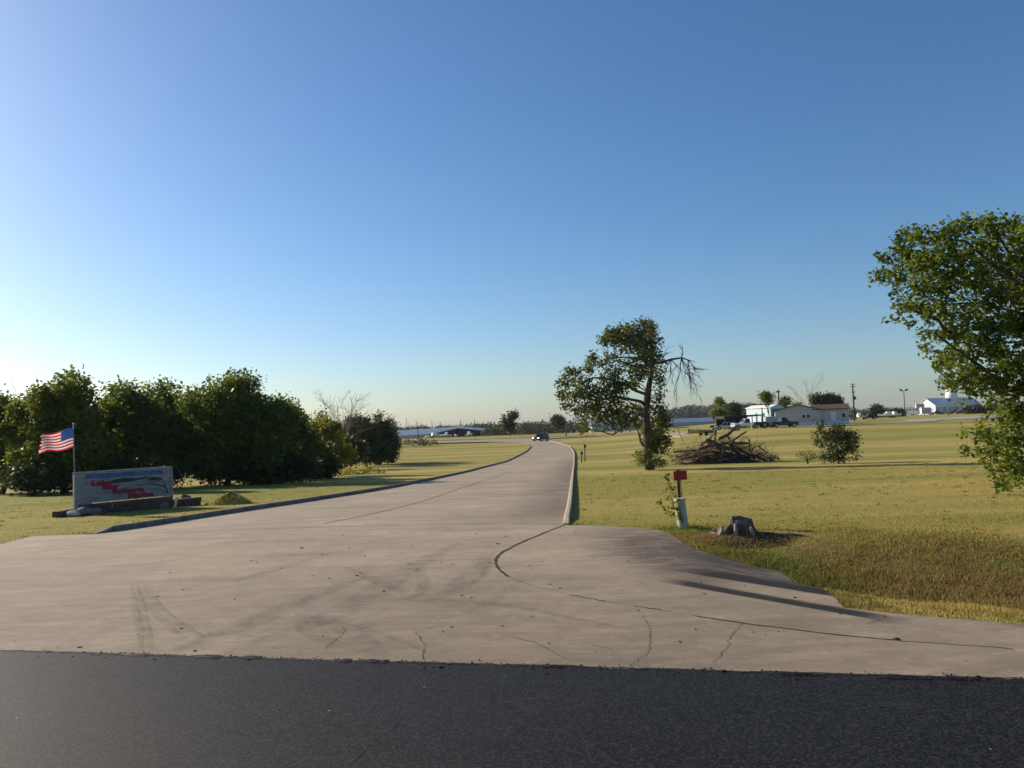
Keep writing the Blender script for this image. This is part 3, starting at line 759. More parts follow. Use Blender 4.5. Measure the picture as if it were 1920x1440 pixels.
def bare_tree(label, px, top, depth, rng, spread=.42, group=None, r=.10, material='palebark', hl=.55, kids=4, depth_n=3, nmain=7):
    b = ON(px, depth); root = thing('bare_tree', b, label, 'tree', group)
    t = AT(px, top, depth); h = t[2] - b[2]; mb = MB()
    fork = b + np.array([0, 0, h * .42])
    mb.tube([b - np.array([0, 0, .2]), b + np.array([.05, 0, h * .2]), fork], [r * 1.2, r, r * .85], 7)
    mb.build('trunk', M[material], root, True)
    tb = MB()
    for k in range(nmain):
        a = 2 * math.pi * k / nmain + rng.uniform(-.3, .3)
        d = np.array([math.cos(a) * spread, math.sin(a) * spread, rng.uniform(.75, 1.1)])
        twigs(tb, fork - np.array([0, 0, rng.uniform(0, h * .12)]), d, h * hl * rng.uniform(.8, 1.1), r * .55, rng, depth_n, .38, kids, 4)
    tb.build('branches', M[material], root)
    return root
BG = 'bare trees in the wood'
bare_tree('bare pale grey tree fanning out above the yellow green tree', 645, 766, 88, rg, .45, BG, .09, 'greybark', nmain=9)
bare_tree('small bare twiggy tree beside the last dark tree of the wood', 722, 782, 104, rg, .25, BG, .07, 'greybark', hl=.45, kids=3)
bare_tree('thin bare twigs sticking out of the wood at far left', 48, 722, 52, rg, .3, BG, .05, hl=.42, nmain=6, kids=3)

env_tree('broadleaf_tree', 'green bush joining the tall wood to the yellow green tree', [(566, 850, 44, 36)], 566, 58, M['leaf_wood'], rg, .21, 760, 50, WG, dz=1.4, squash=.34, trunk_r=.1)
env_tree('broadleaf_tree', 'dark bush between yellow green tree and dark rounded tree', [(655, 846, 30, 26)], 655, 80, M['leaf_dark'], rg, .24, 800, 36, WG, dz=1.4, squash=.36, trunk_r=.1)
# weeds in the gap at the foot of the wood
def shrub(name, label, ells, base_px, depth, lm, rng, leaf, count, nb, dz=.8, cat='shrub', group=None, squash=.4):
    return env_tree(name, label, ells, base_px, depth, M[lm], rng, leaf, count, nb, group, trunk_r=.05, cat=cat, dz=dz, squash=squash)
shrub('weeds', 'pale green tall weeds at the foot of the yellow green tree', [(690, 884, 34, 10), (655, 890, 20, 11)], 670, 66, 'leaf_lime', rg, .14, 900, 26, cat='weeds')
shrub('weeds', 'grey brown brush patch on the far lawn by the wood', [(785, 829, 36, 5)], 785, 165, 'leaf_brown', rg, .30, 500, 26, dz=2, cat='weeds')

# --- the leaning tree with a dead limb in the middle of the picture
TD = 52.0
rg = np.random.default_rng(4)
tb_ = ON(1219, TD)
ct = thing('leaning_tree', tb_, 'tall one sided tree with drooping crown and a dead limb on the right', 'tree')
Z5 = dict(s=.2292, ox=1020, oy=570)
crown_l = [(810, 165, 80, 45), (880, 200, 50, 60), (700, 205, 110, 50), (570, 235, 90, 45), (510, 300, 60, 70), (610, 290, 110, 60), (740, 280, 120, 70), (880, 320, 80, 80),
           (800, 390, 110, 50, .6), (900, 430, 80, 70), (660, 370, 80, 35, .5), (540, 420, 70, 45, .6), (400, 450, 70, 45), (370, 520, 50, 60), (470, 480, 70, 35, .45), (590, 530, 100, 50, .6),
           (710, 500, 90, 60, .6), (820, 550, 80, 70, .55), (930, 560, 50, 60, .4), (215, 555, 80, 38), (170, 640, 70, 50), (265, 630, 70, 50, .7), (145, 740, 50, 60), (260, 740, 110, 65), (375, 730, 110, 55, .8),
           (480, 690, 110, 55, .8), (620, 670, 120, 70), (720, 640, 70, 50, .6), (550, 770, 120, 60), (420, 830, 120, 60), (320, 860, 90, 50, .8), (190, 830, 60, 45, .7), (300, 940, 55, 45, .7), (450, 920, 100, 60),
           (580, 890, 120, 70), (690, 850, 80, 50, .7), (620, 985, 110, 40, .6), (450, 1000, 80, 30, .5), (310, 1030, 45, 40, .4), (710, 950, 80, 60, .7), (780, 890, 50, 70, .5), (800, 1000, 45, 80, .7),
           (950, 640, 40, 60, .35), (960, 720, 40, 50, .35), (920, 790, 50, 50, .5), (940, 870, 70, 60), (985, 950, 60, 80), (950, 1050, 80, 90), (1000, 1130, 45, 60), (925, 1170, 90, 70), (870, 1060, 50, 100, .6)]
crown_l = [q if len(q) < 5 else q[:4] + (max(.7, q[4]),) for q in crown_l] + [(760, 350, 100, 60, .8), (840, 250, 90, 70, .8), (650, 250, 100, 50, .8), (860, 480, 80, 60, .8), (760, 590, 80, 60, .7), (520, 590, 80, 50, .7), (330, 640, 70, 50, .8), (930, 960, 60, 80), (900, 1110, 70, 70)]
bl = px_blobs(crown_l, TD, 1080, rg, 1.5, **Z5)
P, rd = blob_leaves(bl, .19, rg, tuft=7, spread=.16)
fast_mesh('crown', P, 4, M['leaf_mid'], ct, rd)
tp = [AT(*q, TD) for q in [(1219, 884), (1215, 850), (1213, 812), (1211, 770), (1215, 735), (1221, 700), (1223, 670), (1221, 640), (1218, 618), (1217, 597)]]
mb = MB(); mb.tube(tp, [.36, .30, .27, .26, .22, .18, .15, .11, .07, .03], 10); mb.build('trunk', M['bark'], ct, True)
lb = MB()
for a, b, r in [((1212, 760), (1120, 752), .13), ((1212, 775), (1150, 815), .10), ((1214, 740), (1100, 712), .11), ((1222, 690), (1140, 672), .10), ((1222, 668), (1120, 690), .08), ((1222, 655), (1160, 640), .07),
                ((1221, 640), (1140, 625), .06), ((1212, 840), (1198, 802), .11), ((1198, 802), (1180, 780), .07), ((1120, 752), (1060, 735), .07), ((1120, 752), (1085, 790), .06), ((1150, 815), (1100, 800), .05),
                ((1222, 700), (1240, 740), .05), ((1150, 815), (1165, 800), .04)]:
    limb(lb, AT(*a, TD), AT(*b, TD + rg.uniform(-1, 1)), r, r * .35, rg, .05, 6, 6)
for q in bl[rg.permutation(len(bl))[:26]]:
    a = min(tp, key=lambda t: np.linalg.norm(t - q[:3])); limb(lb, a, q[:3], .05, .012, rg, .05, 5, 5)
lb.build('limbs', M['bark'], ct, True)
db = MB(); q0 = AT(1222, 682, TD)
pts = [AT(1222, 682, TD), AT(1240, 680, TD), AT(1258, 674, TD - .3), AT(1278, 671, TD - .4), AT(1290, 675, TD - .5), AT(1304, 679, TD - .6)]
db.tube(pts, [.11, .09, .075, .055, .035, .012], 6)
for a, dn, L in [(2, (.1, 0, -1), 1.6), (2, (.5, .2, -.7), 1.9), (3, (-.1, .1, -1), 2.1), (3, (.35, -.1, -.9), 2.2), (4, (.2, 0, -1), 1.9), (4, (-.2, .3, -1), 1.6), (2, (-.4, 0, -.8), 1.5), (3, (.3, .3, -.5), 1.6), (1, (.3, 0, .6), .9), (3, (.2, 0, .7), .6), (4, (.6, .1, -.5), 1.1)]:
    twigs(db, pts[a], dn, L * .85, .04, rg, 3, .34, 3, 4, .03)
db.build('dead_limb', M['bark'], ct)
shrub('shrub', 'leafy yellow green sprouts around the foot of the leaning tree', [(1208, 858, 20, 18), (1232, 866, 22, 12)], 1214, TD - 1.2, 'leaf_olive', rg, .13, 1000, 20, dz=.6)
shrub('shrub', 'dense dark round shrub standing alone on the right lawn', [(1565, 826, 34, 40), (1570, 848, 44, 20), (1540, 812, 18, 26), (1598, 832, 20, 26), (1566, 858, 46, 10), (1566, 858, 46, 10)], 1568, TD - 1, 'leaf_dark', rg, .13, 1100, 80, dz=1.0, squash=.3)
shrub('shrub', 'sparse pale weedy shrub left of the dark round shrub', [(1512, 852, 20, 9), (1495, 855, 9, 6)], 1510, TD, 'leaf_olive', rg, .10, 420, 14, dz=.5)

# --- the near tree that leans into the picture from the right
ND = 21.0
rg = np.random.default_rng(8)
nb_ = ON(2010, ND + 1.5); nb_[2] = float(H(nb_[0], nb_[1]))
nt_ = thing('overhanging_tree', nb_, 'large green tree leaning into the picture from the right frame edge', 'tree')
Z8 = dict(s=.403, ox=1600, oy=360)
near_l = [(240, 215, 60, 45), (180, 300, 60, 40), (135, 390, 45, 35), (320, 215, 70, 45), (270, 300, 80, 55), (220, 385, 70, 45), (330, 350, 80, 60), (210, 470, 45, 30, .7), (440, 180, 70, 45), (420, 260, 80, 60), (440, 350, 80, 65),
          (320, 440, 80, 50), (240, 530, 50, 35), (190, 590, 40, 18, .6), (310, 540, 60, 50), (270, 620, 30, 40, .5), (420, 450, 90, 60), (540, 170, 80, 55), (540, 290, 90, 75), (540, 410, 100, 75), (640, 150, 80, 50), (660, 240, 90, 75),
          (660, 360, 90, 85), (640, 490, 100, 80), (740, 180, 60, 80), (760, 300, 70, 100), (760, 440, 70, 100), (420, 560, 90, 60), (520, 540, 90, 65), (350, 640, 60, 45, .6), (340, 720, 45, 35, .6), (400, 770, 30, 50, .6), (450, 660, 80, 60),
          (560, 650, 90, 70), (660, 620, 90, 80), (760, 600, 70, 100), (480, 760, 70, 50, .8), (580, 760, 80, 70), (700, 760, 90, 90), (450, 850, 45, 40, .8), (540, 860, 60, 50, .8), (470, 900, 50, 20, .7), (640, 880, 80, 70), (740, 890, 70, 90),
          (560, 930, 60, 25, .6), (500, 830, 50, 50, .9), (430, 880, 40, 30, .8), (440, 800, 45, 40, .8), (520, 900, 60, 35, .9), (650, 980, 60, 40, .6), (740, 1010, 70, 70), (500, 985, 40, 14, .5), (690, 1060, 80, 45, .8), (600, 1110, 60, 28, .7), (520, 1115, 25, 8, .5), (640, 1150, 70, 45), (740, 1140, 70, 60), (560, 1180, 40, 30, .6),
          (505, 1205, 14, 8, .5), (640, 1220, 60, 45), (740, 1240, 70, 60), (640, 1270, 35, 25, .6), (730, 1310, 60, 45), (690, 1355, 45, 30, .8), (770, 1340, 40, 40, .8), (700, 1390, 25, 12, .5)]
near_l += [(840 + 90 * i + rg.uniform(-30, 30), 160 + 110 * j + rg.uniform(-30, 30) + i * i * 6, 85, 75, .8) for i in range(7) for j in range(9) if j < 10 - i * .6]
bl = px_blobs(near_l, ND, 2500, rg, 1.1, **Z8)
P, rd = blob_leaves(bl, .120, rg, tuft=16, spread=.095)
fast_mesh('crown', P, 4, M['leaf_near'], nt_, rd)
top = AT(2010, 470, ND + 1)
tp = [nb_ - np.array([0, 0, .3]), nb_ + np.array([.05, 0, 1.0]), nb_ + np.array([-.1, 0, 2.2]), AT(2000, 640, ND + 1), top]
mb = MB(); mb.tube(tp, [.34, .26, .22, .17, .06], 10); mb.build('trunk', M['bark'], nt_, True)
lb = MB()
for q in bl[:64:2]:
    a = tp[1] + (tp[4] - tp[1]) * np.clip((q[2] - tp[1][2]) / (tp[4][2] - tp[1][2]) * rg.uniform(.45, .8), .02, .95)
    limb(lb, a, q[:3], .05, .008, rg, -.02, 6, 5)
for q in bl[[3, 12, 20, 29, 34, 40, 47, 52]]:
    a = tp[1] + (tp[4] - tp[1]) * np.clip((q[2] - tp[1][2]) / (tp[4][2] - tp[1][2]) * .5, .05, .8); limb(lb, a, q[:3], .11, .02, rg, .03, 7, 7)
lb.build('limbs', M['bark'], nt_, True)

# ================================================================== THE ENTRANCE SIGN
rg = np.random.default_rng(31)
SL = G(141, 966); SR = G(322, 951)
su = SR - SL; su[2] = 0; SW = np.linalg.norm(su); su /= SW; sn = np.array([su[1], -su[0], 0])   # sn: towards the camera
sz0 = min(SL[2], SR[2])
sroot = thing('entrance_sign', (SL + SR) / 2, 'weathered white board entrance sign with red lettering in front of the wood', 'sign')
pxm = SL[1] / F
def SP(u, v, n=0.0):                                    # u 0..1 along the board, v metres up, n out of the face
    p = SL + su * (u * SW) + sn * n; return np.array([p[0], p[1], sz0 + v])
V0, V1 = .30, 1.40
NB = 9
for k in range(NB):                                     # separate boards, slightly uneven, the lowest one broken short
    a = V0 + (V1 - V0) * k / NB + .002; b = V0 + (V1 - V0) * (k + 1) / NB - .002
    u1 = 1.0; u0 = 0.0
    if k == 0: u1 = .16
    nn = rg.uniform(-.006, .006); mbq = MB()
    q = [SP(u0, a, nn), SP(u1, a + (.03 if k == 0 else 0), nn), SP(u1, b, nn), SP(u0, b, nn)]
    bk = [p - sn * .05 for p in q]
    mbq.add(q + bk, [(0, 1, 2, 3), (7, 6, 5, 4), (0, 4, 5, 1), (1, 5, 6, 2), (2, 6, 7, 3), (3, 7, 4, 0)]); mbq.build('board', M['weathered'], sroot)
for u in (0.0, 1.0):                                    # end posts and cap
    mbq = MB(); c = SP(u, 0, -.03); a_ = math.atan2(su[1], su[0]); mbq.box(c + np.array([0, 0, V1 * .5 - .05]), (.07, .12, V1 + .06), a_); mbq.build('post', M['weathered'], sroot)
q = [SP(.01, .42, -.056), SP(.99, .42, -.056), SP(.99, V1 - .01, -.056), SP(.01, V1 - .01, -.056)]; bk = [p - sn * .02 for p in q]; mbq = MB()
mbq.add(q + bk, [(0, 1, 2, 3), (7, 6, 5, 4), (0, 4, 5, 1), (1, 5, 6, 2), (2, 6, 7, 3), (3, 7, 4, 0)]); mbq.build('light_block_panel', M['weathered'], sroot)  # unseen panel added to stop sun leaking through the board gaps
mbq = MB(); mbq.tube([SP(-.02, V1 + .03, -.02), SP(1.01, V1 + .03, -.02)], .03, 6); mbq.build('cap_rail', M['weathered'], sroot)

def panel(name, poly, n, material, th=.004):
    q = [SP(u, v, n) for u, v in poly]; bk = [p - sn * th for p in q]; k = len(q); mm = MB()
    mm.add(q + bk, [tuple(range(k)), tuple(range(2 * k - 1, k - 1, -1))] + [(i, k + i, k + (i + 1) % k, (i + 1) % k) for i in range(k)])
    return mm.build(name, material, sroot)
panel('blue_band', [(.10, 1.215), (.90, 1.215), (.90, 1.36), (.10, 1.36)], .014, M['signblue'])
def stroke(name, pts, w, n, material):
    P = np.array([(u * SW, v) for u, v in pts]); P = np.array(dense(spline(P, 6), .03)); T = np.gradient(P, axis=0); T /= np.linalg.norm(T, axis=1, keepdims=True) + 1e-9
    Q = np.column_stack([-T[:, 1], T[:, 0]]); ww = np.interp(np.linspace(0, 1, len(P)), np.linspace(0, 1, len(w)), w)[:, None]
    A = P + Q * ww; B = P - Q * ww; k = len(P)
    v = [SP(p[0] / SW, p[1], n) for p in A] + [SP(p[0] / SW, p[1], n) for p in B]
    return mk(name, v, [(i, i + 1, k + i + 1, k + i) for i in range(k - 1)], material, sroot)
for k, (u, v) in enumerate([(.20, 1.235), (.27, 1.24), (.36, 1.235), (.44, 1.24), (.52, 1.235), (.60, 1.245), (.69, 1.235), (.78, 1.24)]):   # faded white script on the band
    v += .05
    stroke('faded_script', [(u - .03, v - .015), (u - .012, v + .025), (u + .006, v - .02), (u + .028, v + .015)], [.004, .007, .004], .019, M['signgrey'])
stroke('painted_shore', [(.06, 1.055), (.2, 1.075), (.34, 1.06)], [.006, .03, .012], .0135, M['signgrey'])
stroke('painted_hill', [(.36, 1.06), (.46, 1.09), (.58, 1.085), (.68, 1.105), (.78, 1.125)], [.06, .075, .06, .035, .008], .014, M['signdark'])
stroke('painted_hill', [(.36, .985), (.5, 1.0), (.62, 1.03)], [.03, .022, .006], .0145, M['signgrey'])
stroke('painted_crown', [(.735, 1.03), (.80, 1.06), (.87, 1.03), (.895, .99)], [.035, .062, .055, .02], .0140, M['signdark'])
stroke('painted_branch', [(.955, .52), (.935, .68), (.92, .82), (.905, .96)], [.03, .022, .018, .012], .0150, M['signdark'])
stroke('painted_branch', [(.93, .72), (.86, .82), (.76, .885), (.66, .86), (.60, .83)], [.018, .018, .015, .012, .006], .0155, M['signdark'])
stroke('painted_branch', [(.60, .83), (.60, .87), (.63, .91), (.66, .90), (.68, .94)], [.008, .01, .012, .01, .006], .0160, M['signdark'])
stroke('painted_branch', [(.95, .55), (.88, .64), (.80, .70), (.74, .71)], [.014, .012, .009, .003], .0160, M['signdark'])
stroke('painted_branch', [(.70, .92), (.76, .93), (.82, .96), (.80, 1.0)], [.008, .012, .012, .006], .0162, M['signdark'])
stroke('painted_branch', [(.36, .80), (.46, .815), (.58, .83)], [.004, .010, .006], .0162, M['signdark'])
stroke('painted_water', [(.05, .74), (.2, .745), (.36, .74)], [.003, .006, .003], .0135, M['signgrey'])
stroke('painted_water', [(.25, .565), (.4, .575), (.52, .56)], [.003, .006, .003], .0135, M['signgrey'])

def lettering(txt, u, v, size, n=.022, width=None):
    cu = bpy.data.curves.new('lettering', 'FONT'); cu.body = txt; cu.size = size; cu.extrude = .010; cu.offset = size * .065; cu.resolution_u = 3
    tmp = bpy.data.objects.new('tmp', cu); COL.objects.link(tmp)
    bpy.context.view_layer.update()
    me = bpy.data.meshes.new_from_object(tmp.evaluated_get(bpy.context.evaluated_depsgraph_get())); me.name = 'lettering'
    bpy.data.objects.remove(tmp)
    co_ = np.array([p.co[:] for p in me.vertices]); w = co_[:, 0].max() - co_[:, 0].min()
    sx = (width * SW / w) if width else 1
    base = np.array(_wloc(sroot)); pts = []
    for p in co_:
        pts.append(SP(u, v, n) + su * (p[0] * sx) + np.array([0, 0, p[1]]) + sn * p[2] - base)
    me.vertices.foreach_set('co', np.array(pts).ravel()); me.materials.clear(); me.materials.append(M['signred'])
    o = bpy.data.objects.new('lettering', me); COL.objects.link(o); o.parent = sroot; return o
lettering('Lake', .155, .985, .235, width=.21)
lettering('Ray', .265, .835, .235, width=.165)
lettering('Roberts', .365, .655, .235, width=.325)
lettering('Marina', .525, .470, .235, width=.275)

# low plinth of dark blocks below the board, retaining boxes at both ends
def block_wall(name, label, a, b, hgt, nrow, ncol, th=.22, group=None, z=None):
    a = np.array(a, float); b = np.array(b, float); dv = b - a; L = np.linalg.norm(dv[:2]); an = math.atan2(dv[1], dv[0])
    mid = (a + b) / 2; root = thing(name, mid, label, 'low wall', group)
    zz = min(a[2], b[2]) - .08 if z is None else z
    for r in range(nrow):
        for c in range(ncol):
            t = (c + .5 + (.25 if r % 2 else -.0)) / ncol
            if t > 1: continue
            p = a + dv * t; w = L / ncol * .97; hh = (hgt + .08) / nrow
            mq = MB(); mq.box((p[0] + rg.normal() * .006, p[1] + rg.normal() * .006, zz + hh * (r + .5)), (w, th * rg.uniform(.92, 1.06), hh * .94), an + rg.normal() * .01)
            mq.build('block', M['darkstone'], root, bevel=.012)
    return root
block_wall('stone_plinth', 'low dark block plinth under the entrance sign board', SP(.03, 0, .02), SP(.99, 0, .02), .40, 3, 9)
bL = G(101, 971); bL2 = G(139, 962)
block_wall('retaining_wall', 'low dark block wall left of the entrance sign', bL, SP(-.02, 0, .0), .30, 2, 4)
bR = G(374, 947); block_wall('retaining_wall', 'low dark block wall right of the entrance sign', SP(1.03, 0, .05), bR, .30, 2, 5)

def rock(label, c, r, material, rng, group=None, sx=1.2, sz=.75):
    bm = bmesh.new(); bmesh.ops.create_icosphere(bm, subdivisions=2, radius=1)
    for v in bm.verts:
        k = 1 + .22 * math.sin(v.co.x * 3.1 + c[0] * 7) * math.cos(v.co.y * 2.7 + c[1] * 5) + rng.normal() * .08
        v.co = Vector((v.co.x * r * sx * k, v.co.y * r * k, max(-.35, v.co.z) * r * sz * k))
    mm = bpy.data.meshes.new('rock'); bm.to_mesh(mm); bm.free(); mm.materials.append(material)
    o = bpy.data.objects.new('rock', mm); COL.objects.link(o); o.location = (c[0], c[1], float(H(c[0], c[1])) + r * .12); o.rotation_euler = (0, 0, rng.uniform(0, 6))
    return tag(o, label, 'rock', group)
RG_ = 'rocks around the foot of the sign'
for px, py, r, ml, lab in [(131, 968, .16, 'palestone', 'pale rock at the left foot of the sign, leftmost'), (150, 966, .20, 'stone', 'brown rock under the flag pole foot'), (168, 964, .17, 'stone', 'brown rock second from the flag pole foot'),
                           (181, 966, .12, 'darkstone', 'small dark rock right of the flag pole foot'), (146, 958, .14, 'darkstone', 'dark rock half behind the flag pole foot'),
                           (294, 952, .20, 'stone', 'large brown rock below the right half of the sign'), (312, 949, .22, 'stone', 'large brown rock below the right end of the sign'), (300, 944, .14, 'palestone', 'small pale rock on top of the pile at the right sign end'),
                           (330, 947, .17, 'stone', 'brown rock just right of the sign board'), (281, 953, .13, 'darkstone', 'small dark rock leftmost of the pile at the right sign end'), (341, 944, .13, 'darkstone', 'small dark rock rightmost of the pile beside the sign')]:
    o = rock(lab, G(px, py) + sn * .34, r * 1.2, M[ml], rg, RG_); o.location.z += .05 if py > 944 else .22

# flag pole and flag
fp = G(141.5, 964)
pole = thing('flagpole', fp, 'thin grey flag pole at the left end of the sign', 'flagpole')
ft = AT(138, 797, fp[1])
mq = MB(); mq.tube([fp - np.array([0, 0, .2]), (fp + ft) / 2, ft], [.022, .02, .016], 8); mq.build('pole', M['polegrey'], pole, True)
mq = MB(); mq.tube([ft, ft + np.array([0, 0, .03]), ft + np.array([0, 0, .06])], [.022, .03, .006], 8); mq.build('finial', M['metal'], pole, True)
nxc, rows = 30, 13
fl_tl = AT(138, 803, fp[1]); fl_bl = AT(139, 840, fp[1]); FWd = 68 * fp[1] / F; FHt = fl_tl[2] - fl_bl[2]
vv = []; ff = []; mi = []
for j in range(rows + 1):
    for i in range(nxc + 1):
        s = i / nxc; t = j / rows
        x = -FWd * s * (1 - .03 * math.sin(t * 5)); sag = .05 * s + .075 * s * s
        y = .10 * s * math.sin(s * 7.5 + t * 1.6) + .05 * s
        z = -FHt * t - FHt * .30 * s * (1 - .25 * t) + .035 * math.sin(s * 8 + t * 2)
        if i >= nxc - 1: x += .02 * math.sin(j * 2.3) + .03 * (1 if j % 3 == 0 else 0)
        vv.append(fl_tl + np.array([x, y, z]))
for j in range(rows):
    for i in range(nxc):
        if i >= nxc - 3 and (j * 7 + i * 3) % 5 == 0 and j in (2, 6, 9, 10): continue      # frayed fly end
        ff.append((j * (nxc + 1) + i, j * (nxc + 1) + i + 1, (j + 1) * (nxc + 1) + i + 1, (j + 1) * (nxc + 1) + i))
        mi.append(2 if (i < nxc * .36 and j < 7) else (j % 2))
flag = mk('flag', vv, ff, M['flagred'], None, True)
flag.data.materials.append(M['flagwhite']); flag.data.materials.append(M['flagblue']); flag.data.polygons.foreach_set('material_index', mi)
tag(flag, 'red and white striped flag with blue canton flying left from its pole', 'flag')
sb = MB()                                                # stars, tiny white dots on the canton, both sides
VV = np.array(vv)
for j in range(9):
    for i in range(6 if j % 2 == 0 else 5):
        s = (.5 + i + (0 if j % 2 == 0 else .5)) * .36 / 6 * nxc; t = (j + .6) * 7 / 9.3
        i0, j0 = int(s), int(t); p = VV[j0 * (nxc + 1) + i0] * (1 - (s - i0)) + VV[j0 * (nxc + 1) + i0 + 1] * (s - i0); p = p + (VV[(j0 + 1) * (nxc + 1) + i0] - VV[j0 * (nxc + 1) + i0]) * (t - j0)
        sb.box(p, (.012, .012, .012), .4)
st = sb.build('stars', M['flagwhite'], flag); st['kind'] = 'stuff'

# grassy mound right of the sign
gm = G(430, 945); mv = []; mf = []; nr, na = 8, 20
for i in range(nr + 1):
    for j in range(na):
        r = i / nr; a_ = 2 * math.pi * j / na; hh = .34 * (1 - r * r) ** 1.3 * (1 + .3 * math.sin(a_ * 3 + r * 4)) - .02
        p = gm + np.array([math.cos(a_) * r * .95, math.sin(a_) * r * .7, 0]); mv.append((p[0], p[1], float(H(p[0], p[1])) + hh))
mf = [(i * na + j, i * na + (j + 1) % na, (i + 1) * na + (j + 1) % na, (i + 1) * na + j) for i in range(nr) for j in range(na)]
mound = tag(mk('earth_mound', mv, mf, M['ground'], None, True), 'small overgrown earth mound on the lawn right of the sign', 'mound')

# ================================================================== MARKER, PEDESTAL, STUMP
pb = G(1281, 990)
ped = thing('utility_pedestal', pb, 'pale grey green cylindrical utility pedestal beside the drive', 'utility pedestal')
ptop = AT(1274, 936, pb[1]); k_ = pb[1] / F
ax = ptop - pb; rp = 10.2 * k_
mq = MB(); mq.tube([pb - ax * .2, pb + ax * .02, pb + ax * .93, pb + ax * .965, pb + ax * 1.0], [rp, rp, rp * .98, rp * .98, rp * .94], 24); mq.build('casing', M['pedestal'], ped)
mq = MB(); mq.tube([pb + ax * .955, pb + ax * .99, pb + ax * 1.025, pb + ax * 1.03], [rp * 1.04, rp * 1.06, rp * 1.0, rp * .7], 24); mq.build('lid', M['pedestal'], ped)
mb0 = pb + np.array([.03, .28, 0]); mroot = thing('marker_post', mb0, 'dark steel post with a red rectangular marker plate behind the pedestal', 'marker post')
pt = AT(1272, 880, mb0[1]); mq = MB(); ax2 = pt - mb0; side = np.array([1.0, 0, 0])
for sgn in (-1, 1):                                      # U-channel post: web and two flanges
    q0 = mb0 + side * sgn * .035; mq.tube([q0 - ax2 * .1, q0 + ax2], .011, 4)
mq.tube([mb0 + np.array([0, .02, 0]) - ax2 * .1, mb0 + np.array([0, .02, 0]) + ax2], .028, 4); mq.build('post', M['brownpost'], mroot)
c = AT(1275.5, 891.5, mb0[1] - .06); mq = MB(); tl = Matrix.Rotation(R(-2), 3, 'Y')
mq.box(c, (25 * k_, .006, 17.5 * k_), 0, tl); plate = mq.build('plate', M['markred'], mroot, bevel=.002)
for dx, dz in ((0, .06), (0, -.06)):
    mq = MB(); mq.tube([c + np.array([dx, -.004, dz]), c + np.array([dx, -.012, dz])], .008, 6); mq.build('bolt', M['blackmetal'], plate)

def leafy_stem(mb, P, pts, rng, leaf, gap):
    Q = dense(pts, gap)
    for q in Q[2:]:
        for s in range(2): P.append(q + rng.normal(size=3) * leaf * .45)
vine = thing('sapling', G(1262, 992), 'young leafy sapling climbing beside the utility pedestal', 'sapling')
mq = MB(); P = []
vd = pb[1] - .12
for st_ in ([(1279, 980), (1270, 960), (1262, 945), (1256, 920), (1252, 900), (1247, 886)], [(1278, 976), (1262, 964), (1246, 955), (1236, 943), (1233, 938)], [(1278, 972), (1272, 945), (1266, 925), (1262, 915)], [(1279, 985), (1276, 968), (1272, 955)]):
    pts = spline([AT(*q, vd + rg.uniform(-.1, .1)) for q in st_], 5); mq.tube(pts, [.008 * (1 - .7 * i / len(pts)) for i in range(len(pts))], 5); leafy_stem(mq, P, pts, rg, .06, .045)
mq.build('stem', M['brownpost'], vine); P = np.array(P)
fast_mesh('foliage', leaf_quads(P, .085, rg, .6), 4, M['leaf_lime'], vine, np.clip(rg.normal(.3, .2, len(P)), 0, 1))

sp0 = G(1374, 1006); stp = thing('tree_stump', sp0, 'low weathered grey tree stump with broken top on a dark brown mound', 'tree stump')
sv = []; sf = []; na = 36; prof = [(.45, -.25), (.43, .0), (.36, .06), (.32, .12), (.29, .16), (.24, .20), (.14, .24), (.0, .25)]
for i, (r, h) in enumerate(prof):
    for j in range(na):
        a_ = 2 * math.pi * j / na
        root_f = 1 + (.22 * max(0, math.sin(a_ * 5 + .6)) ** 2 + .10 * math.sin(a_ * 11)) * (1 if i < 5 else .4)
        hh = h + (.10 * math.sin(a_ + 2.2) + .05 * math.sin(a_ * 3 + 1) + rg.normal() * .015 if i >= 4 else 0)
        root_f *= 1 + .10 * math.sin(a_ * 2 + i * .7) + rg.normal() * .035
        sv.append(sp0 + np.array([math.cos(a_) * r * root_f, math.sin(a_) * r * root_f * .85, hh + rg.normal() * .012 * (i > 1)]))
for i in range(len(prof) - 1): sf += [(i * na + j, i * na + (j + 1) % na, (i + 1) * na + (j + 1) % na, (i + 1) * na + j) for j in range(na)]
mk('trunk_base', sv, sf, plain('stump_wood', (.110, .080, .055), .95, var=.8, scale=7, bump=1.0, stretch=(1, 1, .2)), stp, True)
for q in [(.30, -.28, .0, .22, -.42, .22), (-.32, -.20, .0, -.24, -.24, .24), (-.05, -.36, -.02, -.02, -.27, .27), (.36, .02, 0, .26, -.05, .29)]:
    mq = MB(); mq.tube([sp0 + np.array(q[:3]), sp0 + (np.array(q[:3]) + np.array(q[3:])) / 2 + np.array([0, -.03, 0]), sp0 + np.array(q[3:])], [.05, .04, .02], 6); mq.build('root_flare', M['palebark'], stp, True)
mv = []; nr, na = 10, 28; mc = G(1392, 1012)
for i in range(nr + 1):
    for j in range(na):
        r = i / nr; a_ = 2 * math.pi * j / na
        rr_ = r * (1 + .22 * math.sin(a_ * 3 + 1) + .14 * math.sin(a_ * 7)); p = mc + np.array([math.cos(a_) * rr_ * 1.05, math.sin(a_) * rr_ * .55, 0])
        mv.append((p[0], p[1], float(H(p[0], p[1])) + .12 * (1 - r ** 1.6) + rg.normal() * .014 * (1 - r) - .02 * r))
mf = [(i * na + j, i * na + (j + 1) % na, (i + 1) * na + (j + 1) % na, (i + 1) * na + j) for i in range(nr) for j in range(na)]
tag(mk('mulch_mound', mv, mf, M['soil'], None, True), 'dark brown mound of rotted wood around the stump', 'mound')  # brown soil, its colour darkened to hold some shade as well

